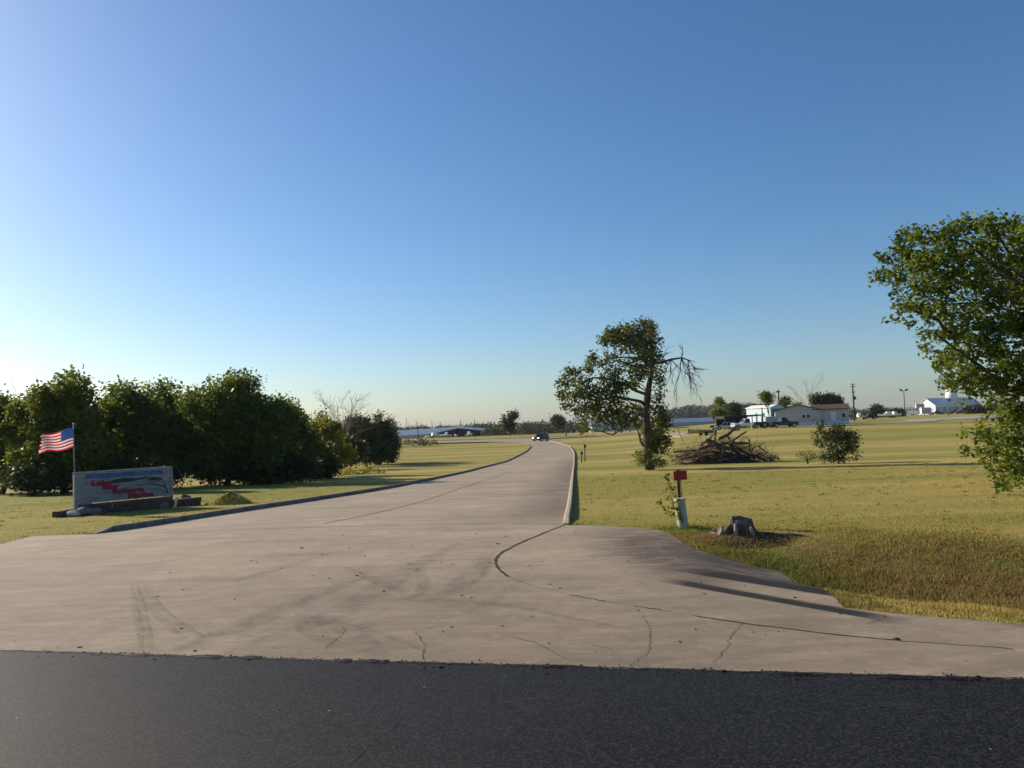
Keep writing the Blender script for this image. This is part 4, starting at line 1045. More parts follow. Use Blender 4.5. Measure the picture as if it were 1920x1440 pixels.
# two short brown posts right of the drive, one far by the crossing
for px, top, bot, hb, lab in [(1090.5, 847, 868, 5, 'short brown post with a small square plate right of the drive, nearer one'), (1096.5, 834, 866, 5, 'taller brown post with a small plate just behind the short one'), (1061.5, 809, 820, 3, 'far small brown post where the roads cross')]:
    g = G(px, bot); t = AT(px, top, g[1]); k1 = g[1] / F; rt = thing('post_sign', g, lab, 'post')
    mq = MB(); mq.tube([g - np.array([0, 0, .2]), g + (t - g) * .97], 1.1 * k1, 6); mq.build('post', M['brownpost'], rt)
    mq = MB(); mq.box(t - np.array([0, .09, hb * .5 * k1]), (hb * .85 * k1, .04, hb * 1.25 * k1)); mq.build('plate', M['brownpost'], rt)

# ================================================================== BRUSH PILE
BD = 62.0; rg = np.random.default_rng(77)
pg = ON(1350, BD); pile = thing('brush_pile', pg, 'heap of uprooted tree trunks and dead branches on the lawn', 'brush pile')
def z6(x, y): return 1220 + x * .21875, 700 + y * .21875
big = [((430, 610), (545, 515), .15, 'palebark'), ((585, 560), (745, 448), .17, 'bark'), ((700, 585), (822, 500), .12, 'bark'), ((556, 485), (548, 610), .13, 'deadwood'), ((195, 672), (480, 645), .10, 'deadwood'), ((600, 590), (838, 598), .14, 'bark'),
       ((400, 650), (565, 598), .16, 'deadwood'), ((615, 700), (722, 752), .10, 'palebark'), ((470, 570), (660, 640), .2, 'bark'), ((540, 590), (640, 700), .22, 'bark'), ((690, 600), (780, 720), .2, 'bark'), ((760, 480), (700, 490), .09, 'bark'),
       ((660, 530), (690, 600), .1, 'bark'), ((850, 560), (870, 690), .06, 'deadwood'), ((920, 620), (1000, 680), .07, 'deadwood'), ((380, 690), (560, 720), .13, 'deadwood'), ((250, 740), (400, 690), .09, 'deadwood'), ((800, 720), (960, 700), .12, 'bark'),
       ((420, 752), (560, 765), .07, 'palebark'), ((640, 620), (600, 760), .18, 'bark'), ((730, 640), (900, 740), .15, 'bark'), ((230, 470), (300, 620), .035, 'bark'), ((400, 470), (440, 600), .03, 'bark'), ((190, 470), (330, 462), .05, 'deadwood'), ((820, 540), (860, 640), .04, 'deadwood')]
for a, b, r, ml in big:
    mq = MB(); da, dbb = rg.uniform(-1, 1), rg.uniform(-1, 1)
    r *= .9; limb(mq, AT(*z6(*a), BD + da), AT(*z6(*b), BD + dbb), r, r * .55, rg, .0, 5, 7, .03); mq.build('log', M[ml], pile, True)
def heap_h(t): return np.interp(t, [0, .12, .35, .52, .68, .82, 1], [.3, .85, 1.35, 1.85, 1.5, 1.0, .25])
for k in range(110):
    t = rg.beta(1.6, 1.6); a = ON(1258 + t * 180, BD + rg.uniform(-1.1, 1.1)); a[2] += rg.uniform(.05, 1) * heap_h(t)
    an = rg.normal(0, .8) + (math.pi if rg.random() < .5 else 0); L = rg.uniform(.6, 2.0); b = a + np.array([math.cos(an), math.sin(an) * .6, rg.normal(0, .22)]) * L
    b[2] = max(b[2], float(H(b[0], b[1])) + .05); mq = MB(); r = rg.uniform(.02, .075)
    limb(mq, a, b, r, r * .5, rg, .0, 4, 6, .06); mq.build('branch', M[['deadwood', 'bark', 'bark', 'palebark', 'deadwood', 'bark'][k % 6]], pile, True)
tb = MB()
for k in range(700):
    t = rg.beta(1.4, 1.4); a = ON(1255 + t * 188, BD + rg.uniform(-1.2, 1.2)); a[2] += rg.uniform(0, 1) * heap_h(t)
    d = rg.normal(size=3); d[2] = abs(d[2]) * .9; twigs(tb, a, d, rg.uniform(.4, 1.3), .015, rg, 1, .6, 2, 3)
tw = tb.build('twigs', M['deadwood'], pile); tw['kind'] = 'stuff'
mv = []; nr, na = 8, 36
for i in range(nr + 1):
    for j in range(na):
        r = i / nr; a_ = 2 * math.pi * j / na; p = pg + np.array([math.cos(a_) * r * 3.5, math.sin(a_) * r * 1.3, 0])
        mv.append((p[0], p[1], float(H(p[0], p[1])) + .8 * heap_h(.5 + .5 * r * math.cos(a_)) * (1 - r ** 2) * .6 + rg.normal() * .05 * (1 - r)))
mf = [(i * na + j, i * na + (j + 1) % na, (i + 1) * na + (j + 1) % na, (i + 1) * na + j) for i in range(nr) for j in range(na)]
mk('litter_core', mv, mf, M['soil'], pile)
shrub('weeds', 'dry brown weeds at the right end of the brush pile', [(1445, 858, 24, 6)], 1445, BD, 'leaf_brown', rg, .10, 600, 14, dz=.6, cat='weeds')

# ================================================================== VEHICLES
def vehicle(name, label, loc, rz, paint, kind='suv', L=4.7, W=1.85, Ht=1.75, cat='car', lit=False, group=None):
    """local frame: +x is the front of the vehicle"""
    o = thing(name, loc, label, cat, group, rz, local=True)
    wr = .36; fx, rx = L * .5 - .88, -L * .5 + .95; gb = .26; belt = Ht * .56; hood = Ht * .54
    def arch(cx): return [(cx + math.cos(t) * (wr + .07), wr + math.sin(t) * (wr + .07)) for t in np.linspace(0, math.pi, 7)]
    x0, x1 = -L / 2, L / 2
    prof = [(x1 - .04, gb + .08), (x1, gb + .3), (x1 - .03, hood - .12), (x1 - .16, hood)]
    if kind == 'pickup': prof += [(L * .16, belt), (x0 + .02, belt), (x0, belt - .06)]
    else: prof += [(L * .2, belt), (x0 + .1, belt), (x0, belt - .1)]
    prof += [(x0, gb + .12), (x0 + .1, gb)]
    prof += [(p[0], max(gb, p[1])) for p in arch(rx)][::-1] + [(p[0], max(gb, p[1])) for p in arch(fx)][::-1]
    mq = MB(); mq.prism(prof, 1, -W / 2, W / 2); body = mq.build('body', paint, o, bevel=.05)
    if kind == 'pickup': ca, cb, ra, rb = L * .17, -L * .12, L * .05, -L * .10
    else: ca, cb, ra, rb = L * .21, x0 + .10, L * .07, x0 + .38
    wi = W / 2 - .04; wt = W / 2 - .20
    bt = belt - .01
    base = [(ca, -wi, bt), (ca, wi, bt), (cb, wi, bt), (cb, -wi, bt)]; top = [(ra, -wt, Ht), (ra, wt, Ht), (rb, wt, Ht), (rb, -wt, Ht)]
    mq = MB(); mq.add(base + top, [(0, 1, 2, 3), (7, 6, 5, 4), (0, 4, 5, 1), (1, 5, 6, 2), (2, 6, 7, 3), (3, 7, 4, 0)]); mq.build('cabin', paint, o, bevel=.05)
    def pane(nm, quad, n):
        q = [Vector(p) for p in quad]; c = sum(q, Vector()) / 4
        q = [c + (p - c) * .86 + Vector(n) * .012 for p in q]; b_ = [p - Vector(n) * .02 for p in q]
        mm = MB(); mm.add(q + b_, [(0, 1, 2, 3), (7, 6, 5, 4), (0, 4, 5, 1), (1, 5, 6, 2), (2, 6, 7, 3), (3, 7, 4, 0)]); mm.build(nm, M['glass'], o)
    def lerp(a, b, t): return tuple(np.array(a) * (1 - t) + np.array(b) * t)
    pane('windscreen', [base[0], base[1], top[1], top[0]], (1, 0, .5)); pane('rear_window', [base[2], base[3], top[3], top[2]], (-1, 0, .3))
    nside = 1 if kind == 'pickup' else 3
    for sgn, i0, i1 in ((1, 1, 2), (-1, 0, 3)):
        for k in range(nside):
            a, b = k / nside, (k + 1) / nside
            pane('side_window', [lerp(base[i0], base[i1], a), lerp(base[i0], base[i1], b), lerp(top[i0], top[i1], b), lerp(top[i0], top[i1], a)], (0, sgn, .15))
    for cx in (fx, rx):
        for sgn in (-1, 1):
            mq = MB(); y = sgn * (W / 2 - .11)
            mq.tube([(cx, y - .11, wr), (cx, y - .09, wr), (cx, y + .09, wr), (cx, y + .11, wr)], [wr - .04, wr, wr, wr - .04], 18); w_ = mq.build('wheel', M['tyre'], o)
            mq = MB(); mq.tube([(cx, y + sgn * .10, wr), (cx, y + sgn * .125, wr)], [wr * .62, wr * .55], 14); mq.build('rim', M['rim'], w_)
    for sgn in (-1, 1):
        mq = MB(); mq.box((x1 - .02, sgn * (W / 2 - .28), hood - .22), (.08, .34, .17)); mq.build('headlight', M['lamp'] if lit else M['rim'], o, bevel=.02)
        mq = MB(); mq.box((x0 + .01, sgn * (W / 2 - .14), belt - .2), (.06, .18, .26)); mq.build('taillight', M['markred'], o, bevel=.02)
        mq = MB(); mq.box((L * .17, sgn * (W / 2 + .09), belt + .06), (.10, .18, .13)); mq.build('mirror', M['blackmetal'], o, bevel=.02)
    mq = MB(); mq.box((x1 + .03, 0, gb + .14), (.14, W * .96, .2)); mq.build('bumper', M['blackmetal'] if kind != 'pickup' else M['rim'], o, bevel=.03)
    mq = MB(); mq.box((x1 - .005, 0, hood - .24), (.05, W * .42, .2)); mq.build('grille', M['blackmetal'], o)
    mq = MB(); mq.box((x1 + .11, 0, gb + .15), (.02, .42, .13)); mq.build('number_plate', M['white'], o)
    return o

def heading(px, depth): return ON(px, depth)
cp = ON(1013, 168.0); vehicle('car', 'black four wheel drive car with lit headlights coming down the drive', cp, R(-122), M['carblack'], 'suv', 4.4, 1.85, 1.78, lit=True)
g = ON(1360, 152); vehicle('car', 'silver car parked facing left on the gravel yard', g, R(168), M['carsilver'], 'suv', 4.2, 1.8, 1.5)
g = ON(1398, 150); vehicle('pickup_truck', 'white pickup truck parked in front of the black canopy', g, R(186), M['carwhite'], 'pickup', 5.4, 1.95, 1.85, 'pickup truck')
g = ON(1468, 137); vehicle('pickup_truck', 'black pickup truck parked before the grey house gable', g, R(4), M['carblack'], 'pickup', 5.0, 1.9, 1.75, 'pickup truck')
g = ON(1351, 168); vehicle('car', 'dark car parked behind the silver car', g, R(160), M['carblack'], 'suv', 4.3, 1.8, 1.5)
g = ON(1631, 236); vehicle('car', 'dark car on the far gravel between power pole and boats', g, R(175), M['carblack'], 'suv', 4.6, 1.8, 1.5)
g = ON(1592, 240); vehicle('car', 'pale car half hidden left of the tall power pole', g, R(185), M['carsilver'], 'suv', 4.4, 1.8, 1.5)
for px, dp, pm, lab in [(1758, 372, 'carblack', 'dark pickup in front of the white barn, leftmost of three'), (1790, 368, 'carblack', 'dark pickup in front of the white barn, middle of three'), (1804, 362, 'carblack', 'dark pickup in front of the white barn, rightmost of three')]:
    vehicle('pickup_truck', lab, ON(px, dp), R(170), M[pm], 'pickup', 5.4, 1.95, 1.85, 'pickup truck', group='pickups before the barn')

# tractor with yellow wheels and a pale box trailer by the house
def simple_trailer(name, label, loc, rz, L, W, Hb, material, cat='trailer', group=None, z0=.5, ribs=0):
    o = thing(name, loc, label, cat, group, rz, local=True)
    mq = MB(); mq.box((0, 0, z0 + Hb / 2), (L, W, Hb)); mq.build('box_body', material, o, bevel=.05)
    for k in range(ribs):
        for sgn in (-1, 1):
            mq = MB(); mq.box((-L / 2 + (k + .5) * L / ribs, sgn * (W / 2 + .015), z0 + Hb * .75), (L / ribs * .55, .03, Hb * .28)); mq.build('vent_panel', M['blackmetal'], o)
    mq = MB(); mq.box((-L / 2 - .015, 0, z0 + Hb / 2), (.03, W * .86, Hb * .86)); mq.build('rear_door', M['siding'], o)
    for sgn in (-1, 1):
        for dx in (-.45, .45):
            mq = MB(); y = sgn * (W / 2 - .1); mq.tube([(dx, y - .1, .36), (dx, y + .1, .36)], .36, 14); w_ = mq.build('wheel', M['tyre'], o)
            mq = MB(); mq.tube([(dx, y + sgn * .1, .36), (dx, y + sgn * .12, .36)], .2, 10); mq.build('rim', M['rim'], w_)
    mq = MB(); mq.tube([(L / 2, 0, .45), (L / 2 + 1.1, 0, .45)], .06, 5); mq.build('drawbar', M['blackmetal'], o)
    return o
simple_trailer('box_trailer', 'small pale grey box trailer beside the black pickup', ON(1447, 142), R(180), 2.6, 1.7, 1.2, M['siding'], z0=.75)
simple_trailer('stock_trailer', 'white slatted stock trailer left of the white barn', ON(1712, 360), R(150), 5.2, 2.2, 3.0, M['white'], ribs=4)
simple_trailer('box_trailer', 'grey tailed cargo trailer in front of the barn gable', ON(1737, 352), R(70), 5.6, 4.0, 3.0, M['greyroof'])
simple_trailer('box_trailer', 'taller pale grey trailer standing between stock trailer and barn', ON(1727, 375), R(65), 6.0, 3.6, 5.0, M['greyroof'])

tr = thing('tractor', ON(1426, 138), 'small dark tractor with yellow wheels beside the white pickup', 'tractor', None, R(185), local=True)
mq = MB(); mq.box((.45, 0, .85), (1.5, .6, .55)); mq.build('bonnet', M['blackmetal'], tr, bevel=.06)
mq = MB(); mq.box((-.55, 0, .9), (.7, 1.0, .5)); mq.build('seat_deck', M['blackmetal'], tr, bevel=.05)
for sgn in (-1, 1):
    mq = MB(); mq.tube([(-.75, sgn * .45, 1.1), (-.72, sgn * .45, 2.0), (-.6, sgn * .4, 2.05)], .035, 5); mq.build('roll_bar_post', M['blackmetal'], tr)
    mq = MB(); mq.tube([(-.55, sgn * .68, .55), (-.55, sgn * .42, .55)], .55, 16); w_ = mq.build('wheel', M['tyre'], tr); mq = MB(); mq.tube([(-.55, sgn * .70, .55), (-.55, sgn * .66, .55)], .32, 12); mq.build('rim', M['yellow'], w_)
    mq = MB(); mq.tube([(.95, sgn * .6, .35), (.95, sgn * .4, .35)], .35, 14); w_ = mq.build('wheel', M['tyre'], tr); mq = MB(); mq.tube([(.95, sgn * .62, .35), (.95, sgn * .58, .35)], .2, 12); mq.build('rim', M['yellow'], w_)
mq = MB(); mq.box((-.65, 0, 2.08), (.9, 1.0, .05)); mq.build('canopy', M['blackmetal'], tr)

# open boat on a trailer
def boat(label, loc, rz, L, material, group=None, cabin=False, z0=.55):
    o = thing('boat', loc, label, 'boat', group, rz, local=True)
    st_ = []; n = 7
    for i in range(n):
        t = i / (n - 1); w = L * .17 * (1 if t < .55 else math.cos((t - .55) / .45 * 1.35)); x = -L / 2 + L * t; sh = .12 * t * t * L * .4
        st_.append([(x, -w, z0 + .62 + sh), (x, -w * .8, z0 + .2 + sh * .6), (x, 0, z0 + sh * .8), (x, w * .8, z0 + .2 + sh * .6), (x, w, z0 + .62 + sh)])
    v = [p for r in st_ for p in r]; f = [(i * 5 + j, i * 5 + j + 1, (i + 1) * 5 + j + 1, (i + 1) * 5 + j) for i in range(n - 1) for j in range(4)]
    f += [(0, 1, 2, 3, 4)] + [(i * 5 + 4, i * 5, (i + 1) * 5, (i + 1) * 5 + 4) for i in range(n - 1)]
    mk('hull', v, f, material, o)
    if cabin:
        mq = MB(); mq.prism([(-L * .15, z0 + .6), (L * .22, z0 + .7), (L * .08, z0 + 1.5), (-L * .12, z0 + 1.55)], 1, -L * .11, L * .11); mq.build('cabin', M['white'], o, bevel=.05)
        mq = MB(); mq.box((L * .17, 0, z0 + 1.12), (.04, L * .16, .3), 0, Matrix.Rotation(R(-35), 3, 'Y')); mq.build('windscreen', M['glass'], o)
    mq = MB(); mq.box((-L * .5 - .12, 0, z0 + .55), (.3, .35, .6)); mq.build('outboard_motor', M['blackmetal'], o, bevel=.05)
    for sgn in (-1, 1):
        mq = MB(); mq.tube([(-L * .5, sgn * .3, .42), (L * .62, sgn * .05, .42)], .05, 5); mq.build('trailer_rail', M['metal'], o)
        mq = MB(); mq.tube([(-L * .12, sgn * (L * .17 + .05), .32), (-L * .12, sgn * (L * .17 + .25), .32)], .32, 12); mq.build('wheel', M['tyre'], o)
    return o
boat('low grey open boat on a trailer left of the silver car', ON(1313, 132), R(196), 4.6, M['metal'], z0=.30)
for px, dp, rz, L, lab in [(1667, 262, 175, 7.0, 'white cabin boat on a trailer beside the round dark tree'), (1679, 268, 10, 5.0, 'smaller white boat right of the cabin boat'), (1612, 250, 80, 4.5, 'white boat bow up just right of the power pole')]:
    boat(lab, ON(px, dp), R(rz), L, M['white'], 'white boats on trailers', True)
for px, dp, rz, L, lab in [(814, 262, 20, 6.4, 'largest white covered boat before the long blue grey shed'), (837, 262, 200, 3.4, 'small pale boat before the dark shed gable, leftmost'), (854, 262, 100, 3.0, 'small white boat before the dark shed gable, middle'), (879, 258, 60, 3.6, 'small white boat at the right corner of the dark shed gable')]:
    boat(lab, ON(px, dp), R(rz), L, M['white'], 'white boats by the long shed', L > 3.2, z0=.35)

# ================================================================== BUILDINGS
def rootb(name, label, loc, rz, cat='building'): return thing(name, loc, label, cat, None, rz, local=True)
def gable_box(o, L, W, eave, ridge, wallm, roofm, over=.3, front='wall', zb=-.6):
    """local: gable ends at x=+-L/2, ridge along x, width along y"""
    mq = MB(); poly = [(-W / 2, zb), (W / 2, zb), (W / 2, eave), (0, ridge), (-W / 2, eave)]
    mq.prism(poly, 0, -L / 2, L / 2); mq.build('wall', wallm, o)
    k = (ridge - eave) / (W / 2); t = .14
    for sgn in (-1, 1):
        a = (sgn * (W / 2 + over), eave - k * over + .02); b = (0, ridge + .02)
        mq = MB(); mq.prism([a, b, (b[0], b[1] + t), (a[0], a[1] + t)], 0, -L / 2 - over, L / 2 + over); mq.build('roof', roofm, o)
def window(o, c, w, h, axis, sgn, framem, n=1):
    """window in a wall whose outward normal is along axis"""
    mq = MB(); d = [.05, .05, .05]; d[1 - axis] = w; d[2] = h; cc = list(c); cc[axis] += sgn * .03
    mq.box(cc, d); fr = mq.build('window', framem, o); d2 = list(d); d2[1 - axis] = w * .82; d2[2] = h * .82; d2[axis] = .04; c2 = list(cc); c2[axis] += sgn * .02
    mq = MB(); mq.box(c2, d2); mq.build('pane', M['glass'], fr)

hb = ON(1497, 148); hs = 148 / F
ho = rootb('house', 'single storey grey sided house with brown shingle roof and low gable', hb, R(-18), 'house')
mq = MB(); ga = 40 * hs
mq.prism([(-ga, .62), (ga, .62), (ga, 2.95), (0, 3.95), (-ga, 2.95)], 1, 0, 9); mq.build('wall', M['siding'], ho)
mq = MB(); mq.prism([(-ga - .02, -.6), (ga + .02, -.6), (ga + .02, .62), (-ga - .02, .62)], 1, -.03, 9.02); mq.build('skirting', M['skirt'], ho)
for sgn in (-1, 1):
    mq = MB(); mq.prism([(sgn * (ga + .35), 2.86 - .02), (0, 3.97), (0, 4.13), (sgn * (ga + .35), 3.02)], 1, -.35, 9.3); mq.build('roof', M['roofbrown'], ho)
wx0, wx1 = ga + .01, ga + 48 * hs
mq = MB(); mq.prism([(.35, .62), (8.2, .62), (8.2, 2.95), (4.3, 3.75), (.35, 2.95)], 0, wx0, wx1); mq.build('wall', M['siding'], ho)
mq = MB(); mq.prism([(.32, -.6), (8.2, -.6), (8.2, .62), (.32, .62)], 0, wx0 + .03, wx1 + .02); mq.build('skirting', M['skirt'], ho)
mq = MB(); mq.prism([(-.05, 2.88), (4.3, 3.79), (4.3, 3.94), (-.05, 3.03)], 0, wx0 - 1.5, wx1 + .35); mq.build('roof', M['roofbrown'], ho)
mq = MB(); mq.prism([(8.6, 2.88), (4.3, 3.79), (4.3, 3.94), (8.6, 3.03)], 0, wx0 - 1.5, wx1 + .35); mq.build('roof', M['roofbrown'], ho)
for x in (1.05, 1.85): window(ho, (x, 0, 1.75), .62, .75, 1, -1, M['skirt'])
window(ho, (wx1 - .9, .35, 1.7), .7, .9, 1, -1, M['skirt'])
mq = MB(); mq.box((wx0 + 2.2, .30, 1.55), (.95, .06, 2.0)); dr = mq.build('door', M['skirt'], ho); mq = MB(); mq.box((wx0 + 2.5, .25, 1.5), (.07, .06, .07)); mq.build('handle', M['blackmetal'], dr)
for k in range(6):
    mq = MB(); mq.box((0, -.006, .80 + k * .36), (2 * ga - .1, .02, .02)); mq.build('siding_seam', M['skirt'], ho)

bb = ON(1458, 176); bo = rootb('blue_workshop', 'pale blue metal workshop with deep blue door front behind the canopy', bb, R(24))
L_, W_ = 9.0, 7.0
mq = MB(); mq.prism([(-W_ / 2, -.6), (W_ / 2, -.6), (W_ / 2, 3.9), (0, 4.4), (-W_ / 2, 3.9)], 0, -L_ / 2, L_ / 2)
mq = MB(); mq.prism([(-1.9, -.6), (1.9, -.6), (1.9, 3.95), (0, 4.5), (-1.9, 3.95)], 1, 0, 8); mq.build('wall', M['paleblue'], bo)
mq = MB(); mq.box((.1, -.04, 1.6), (3.3, .07, 4.2)); mq.build('roller_door', M['blue'], bo)
for sgn in (-1, 1):
    mq = MB(); mq.prism([(sgn * 2.1, 3.93), (0, 4.53), (0, 4.66), (sgn * 2.1, 4.06)], 1, -.2, 8.2); mq.build('roof', M['white'], bo)
for y in (2.2, 4.6): mq = MB(); mq.box((-1.93, y, 1.4), (.06, .5, 2.8)); mq.build('wall_panel', M['blue'], bo)

cb_ = ON(1396, 158); cn = rootb('canopy', 'long low black flat roofed canopy behind the parked cars', cb_, R(3), 'canopy'); cw = 38 * 158 / F
mq = MB(); mq.prism([(-cw, 1.9), (cw, 2.35), (cw, 2.6), (-cw, 2.5)], 1, 0, 6); mq.build('roof', M['black'], cn)
mq = MB(); mq.box((-.6, 5.8, 1.0), (2 * cw - 1.6, .1, 2.2)); mq.build('shade_panel', M['black'], cn)  # black panel standing in for the shade beneath the canopy
for x in (-cw + .2, 0, cw - .4):
    for y in (.2, 5.7): mq = MB(); mq.tube([(x, y, -.3), (x, y, 2.2)], .10, 6); mq.build('post', M['blackmetal'], cn)
mq = MB(); mq.tube([(cw - .4, -.1, -.3), (cw - .4, -.1, 4.0)], .12, 6); mq.build('tall_post', M['blackmetal'], cn)

ba = ON(1756, 405); bn = rootb('barn', 'big white metal barn with pale grey roof and white roof tower', ba, R(22), 'barn')
gw = 10.5
mq = MB(); mq.prism([(0, -1), (gw, -1), (gw, 4.6), (gw * .5, 8.4), (0, 4.6)], 0, 0, 34); mq.build('wall', M['white'], bn)
kk = (8.4 - 4.6) / (gw / 2)
for a, b in ((-.4, gw / 2), (gw + .4, gw / 2)):
    mq = MB(); mq.prism([(a, 4.6 - .4 * kk + .03), (b, 8.43), (b, 8.6), (a, 4.6 - .4 * kk + .2)], 0, -.4, 34.4); mq.build('roof', M['greyroof'], bn)
for k in range(7): mq = MB(); mq.box((2 + k * 4.6, -.05, 2.0), (3.6, .1, 3.4)); mq.build('wall_panel', M['siding'], bn)
mq = MB(); mq.box((-.04, gw * .3, 1.6), (.1, 3.4, 3.2)); mq.build('door', M['siding'], bn)
mq = MB(); mq.box((14, gw * .28, 7.2), (1.0, 1.0, 1.6)); mq.build('vent', M['blackmetal'], bn)
mq = MB(); mq.tube([(19, gw * .5, 7.0), (19, gw * .5, 10.5), (19, gw * .5, 13.6), (19, gw * .5, 14.2)], [3.2, 2.8, 2.3, .4], 16); mq.build('tower', M['white'], bn, True)

# long low boat shed at the far left, blue-grey roofs
sh = ON(836, 325); sh[2] = float(H(sh[0], sh[1]))
so = rootb('boat_shed', 'long low shed with blue grey metal roof and dark open gable', sh, R(0), 'shed')
s_k = 325 / F; off_ = AT(857, 803.5, 325)[2] - sh[2]
apx = off_; hw = 36 * s_k
mq = MB(); mq.prism([(-hw * .2, -1), (hw * 1.75, -1), (hw * 1.75, apx - 1.35), (hw * .6, apx - .1), (-hw * .2, apx - 1.9)], 1, .3, 8); mq.build('gable', M['black'], so)
mq = MB(); mq.add([(-31, 6, apx - 2.8), (-31, 22, apx - .4), (hw * .62, 22, apx + .6), (hw * .6, 0, apx), (-hw * .9, 0, apx - 2.2)], [(0, 4, 3, 2, 1)]); 
rf = mq.build('roof', M['blueroof'], so); md = rf.modifiers.new('t', 'SOLIDIFY'); md.thickness = .2
mq = MB(); mq.add([(hw * .6, 0, apx), (hw * .62, 22, apx + .6), (hw * 2.0, 22, apx - .7), (hw * 1.85, 0, apx - 1.3)], [(0, 3, 2, 1)])
rf = mq.build('roof', M['blueroof'], so); md = rf.modifiers.new('t', 'SOLIDIFY'); md.thickness = .2
mq = MB(); mq.add([(-31, 6.2, -2), (-hw * .9, .3, -2), (-hw * .9, .3, apx - 2.25), (-31, 6.2, apx - 2.85)], [(0, 1, 2, 3)]); rf = mq.build('wall', M['siding'], so); md = rf.modifiers.new('t', 'SOLIDIFY'); md.thickness = .1
for k, (px, w, lab) in enumerate([(1290, 52, 'long low blue roofed shed on the lake shore behind the leaning tree'), (1150, 40, 'low pale blue roofed shed seen through the leaning tree')]):
    p = ON(px, 420); o = rootb('shore_shed', lab, p, 0, 'shed'); ww = w * 420 / F; zt = AT(px, 785 + (797 - 785) * 0 - (px - 1290) * .035 * 1, 420)[2] - p[2]
    mq = MB(); mq.prism([(0, zt - 2.1), (9, zt), (18, zt - 2.1), (18, -3), (0, -3)], 0, -ww, ww); mq.build('wall', M['siding'], o)
    mq = MB(); mq.prism([(-.3, zt - 2.15), (9, zt + .05), (9, zt + .25), (-.3, zt - 1.95)], 0, -ww - .3, ww + .3); mq.build('roof', M['blueroof'], o)
    mq = MB(); mq.prism([(18.3, zt - 2.15), (9, zt + .05), (9, zt + .25), (18.3, zt - 1.95)], 0, -ww - .3, ww + .3); mq.build('roof', M['blueroof'], o)

# ================================================================== POLES
pp = ON(1603, 205); ppt = AT(1598.5, 720, 205); po = thing('power_pole', pp, 'tall dark wooden power pole with crossarms and transformer', 'power pole')
mq = MB(); mq.tube([pp - np.array([0, 0, .5]), ppt], [.24, .17], 9); mq.build('pole', M['woodpole'], po, True)
axp = ppt - pp
for t, w in ((.995, 1.2), (.93, 1.5), (.78, 1.25)):
    c = pp + axp * t; mq = MB(); mq.box(c + np.array([0, -.18, 0]), (w, .14, .16), R(6)); arm = mq.build('crossarm', M['woodpole'], po)
    for dx in (-.45, 0, .45): mq = MB(); q = c + np.array([dx * w, -.18, .08]); mq.tube([q, q + np.array([0, 0, .22])], [.06, .04], 6); mq.build('insulator', M['metal'], arm)
c = pp + axp * .62 + np.array([.38, -.1, 0]); mq = MB(); mq.tube([c - np.array([0, 0, .45]), c + np.array([0, 0, .45])], .24, 10); mq.build('transformer', M['blackmetal'], po)
mq = MB(); mq.box(pp + axp * .60 + np.array([.7, -.1, 0]), (1.0, .12, .1)); mq.build('bracket', M['blackmetal'], po)
pq = ON(1462, 182); pqt = AT(1459.5, 731, 182); po2 = thing('power_pole', pq, 'thinner wooden power pole behind the house roof', 'power pole')
mq = MB(); mq.tube([pq - np.array([0, 0, .5]), pqt], [.2, .14], 8); mq.build('pole', M['woodpole'], po2, True)
mq = MB(); mq.box(pqt - np.array([.15, .1, .45]), (1.0, .12, .3)); mq.build('crossarm', M['woodpole'], po2)
for sgn in (1,):
    a = pp + axp * .93 + np.array([.6 * sgn, -.18, .28]); b = a + np.array([90, 60, -1.5]); mq = MB()
    mq.tube([a + (b - a) * t - np.array([0, 0, 2.5 * 4 * t * (1 - t)]) for t in np.linspace(0, 1, 14)], .007, 4)
    tag(mq.build('power_line', M['blackmetal']), 'thin power line leaving the tall pole to the right', 'power line')
lp = ON(1698.5, 300); lpt = AT(1694.5, 734, 300); lo = thing('lamp_post', lp, 'grey twin headed lamp post left of the barn', 'lamp post')
mq = MB(); mq.tube([lp - np.array([0, 0, .4]), lpt], [.17, .13], 8); mq.build('pole', M['woodpole'], lo, True)
for sgn in (-1, 1):
    e_ = lpt + np.array([sgn * 1.1, 0, .6]); mq = MB(); mq.tube([lpt, lpt + np.array([sgn * .5, 0, .35]), e_], .07, 6); arm = mq.build('arm', M['blackmetal'], lo)
    mq = MB(); mq.box(e_, (1.15, .6, .55), 0, Matrix.Rotation(R(-sgn * 25), 3, 'Y')); mq.build('lamp_head', M['blackmetal'], arm, bevel=.05)
MG = 'thin poles standing round the long shed'
for k, (px, yt, yb, dp, r) in enumerate([(761.5, 784, 815, 345, .12), (765.5, 793, 815, 350, .10), (780, 787, 815, 360, .08), (782.5, 791, 815, 300, .13), (789, 792, 815, 350, .14), (809.5, 789, 815, 340, .14), (815, 791, 815, 355, .07), (825, 790, 815, 350, .16), (863, 787, 812, 350, .15), (889.5, 786, 812, 350, .16)]):
    g = ON(px + 1.5, dp); t = AT(px, yt, dp)
    mq = MB(); mq.tube([g - np.array([0, 0, .5]), (g + t) / 2, t], [r, r, r * .8], 7); o = mq.build('mooring_pole', M['woodpole'], None, True)
    tag(o, ['tall thin pole at the left end of the long shed, leftmost', 'short thin pole second from the left over the long shed', 'faint thin pole third from the left over the long shed', 'dark pole standing in front of the long shed roof', 'stout short pole fifth from the left over the long shed', 'dark pole above the largest covered boat',
            'faint thin pole just right of the one above the covered boat', 'stout pole over the middle of the long shed', 'lone pole right of the dark shed gable ridge', 'rightmost lone pole beyond the long shed'][k], 'pole', MG)
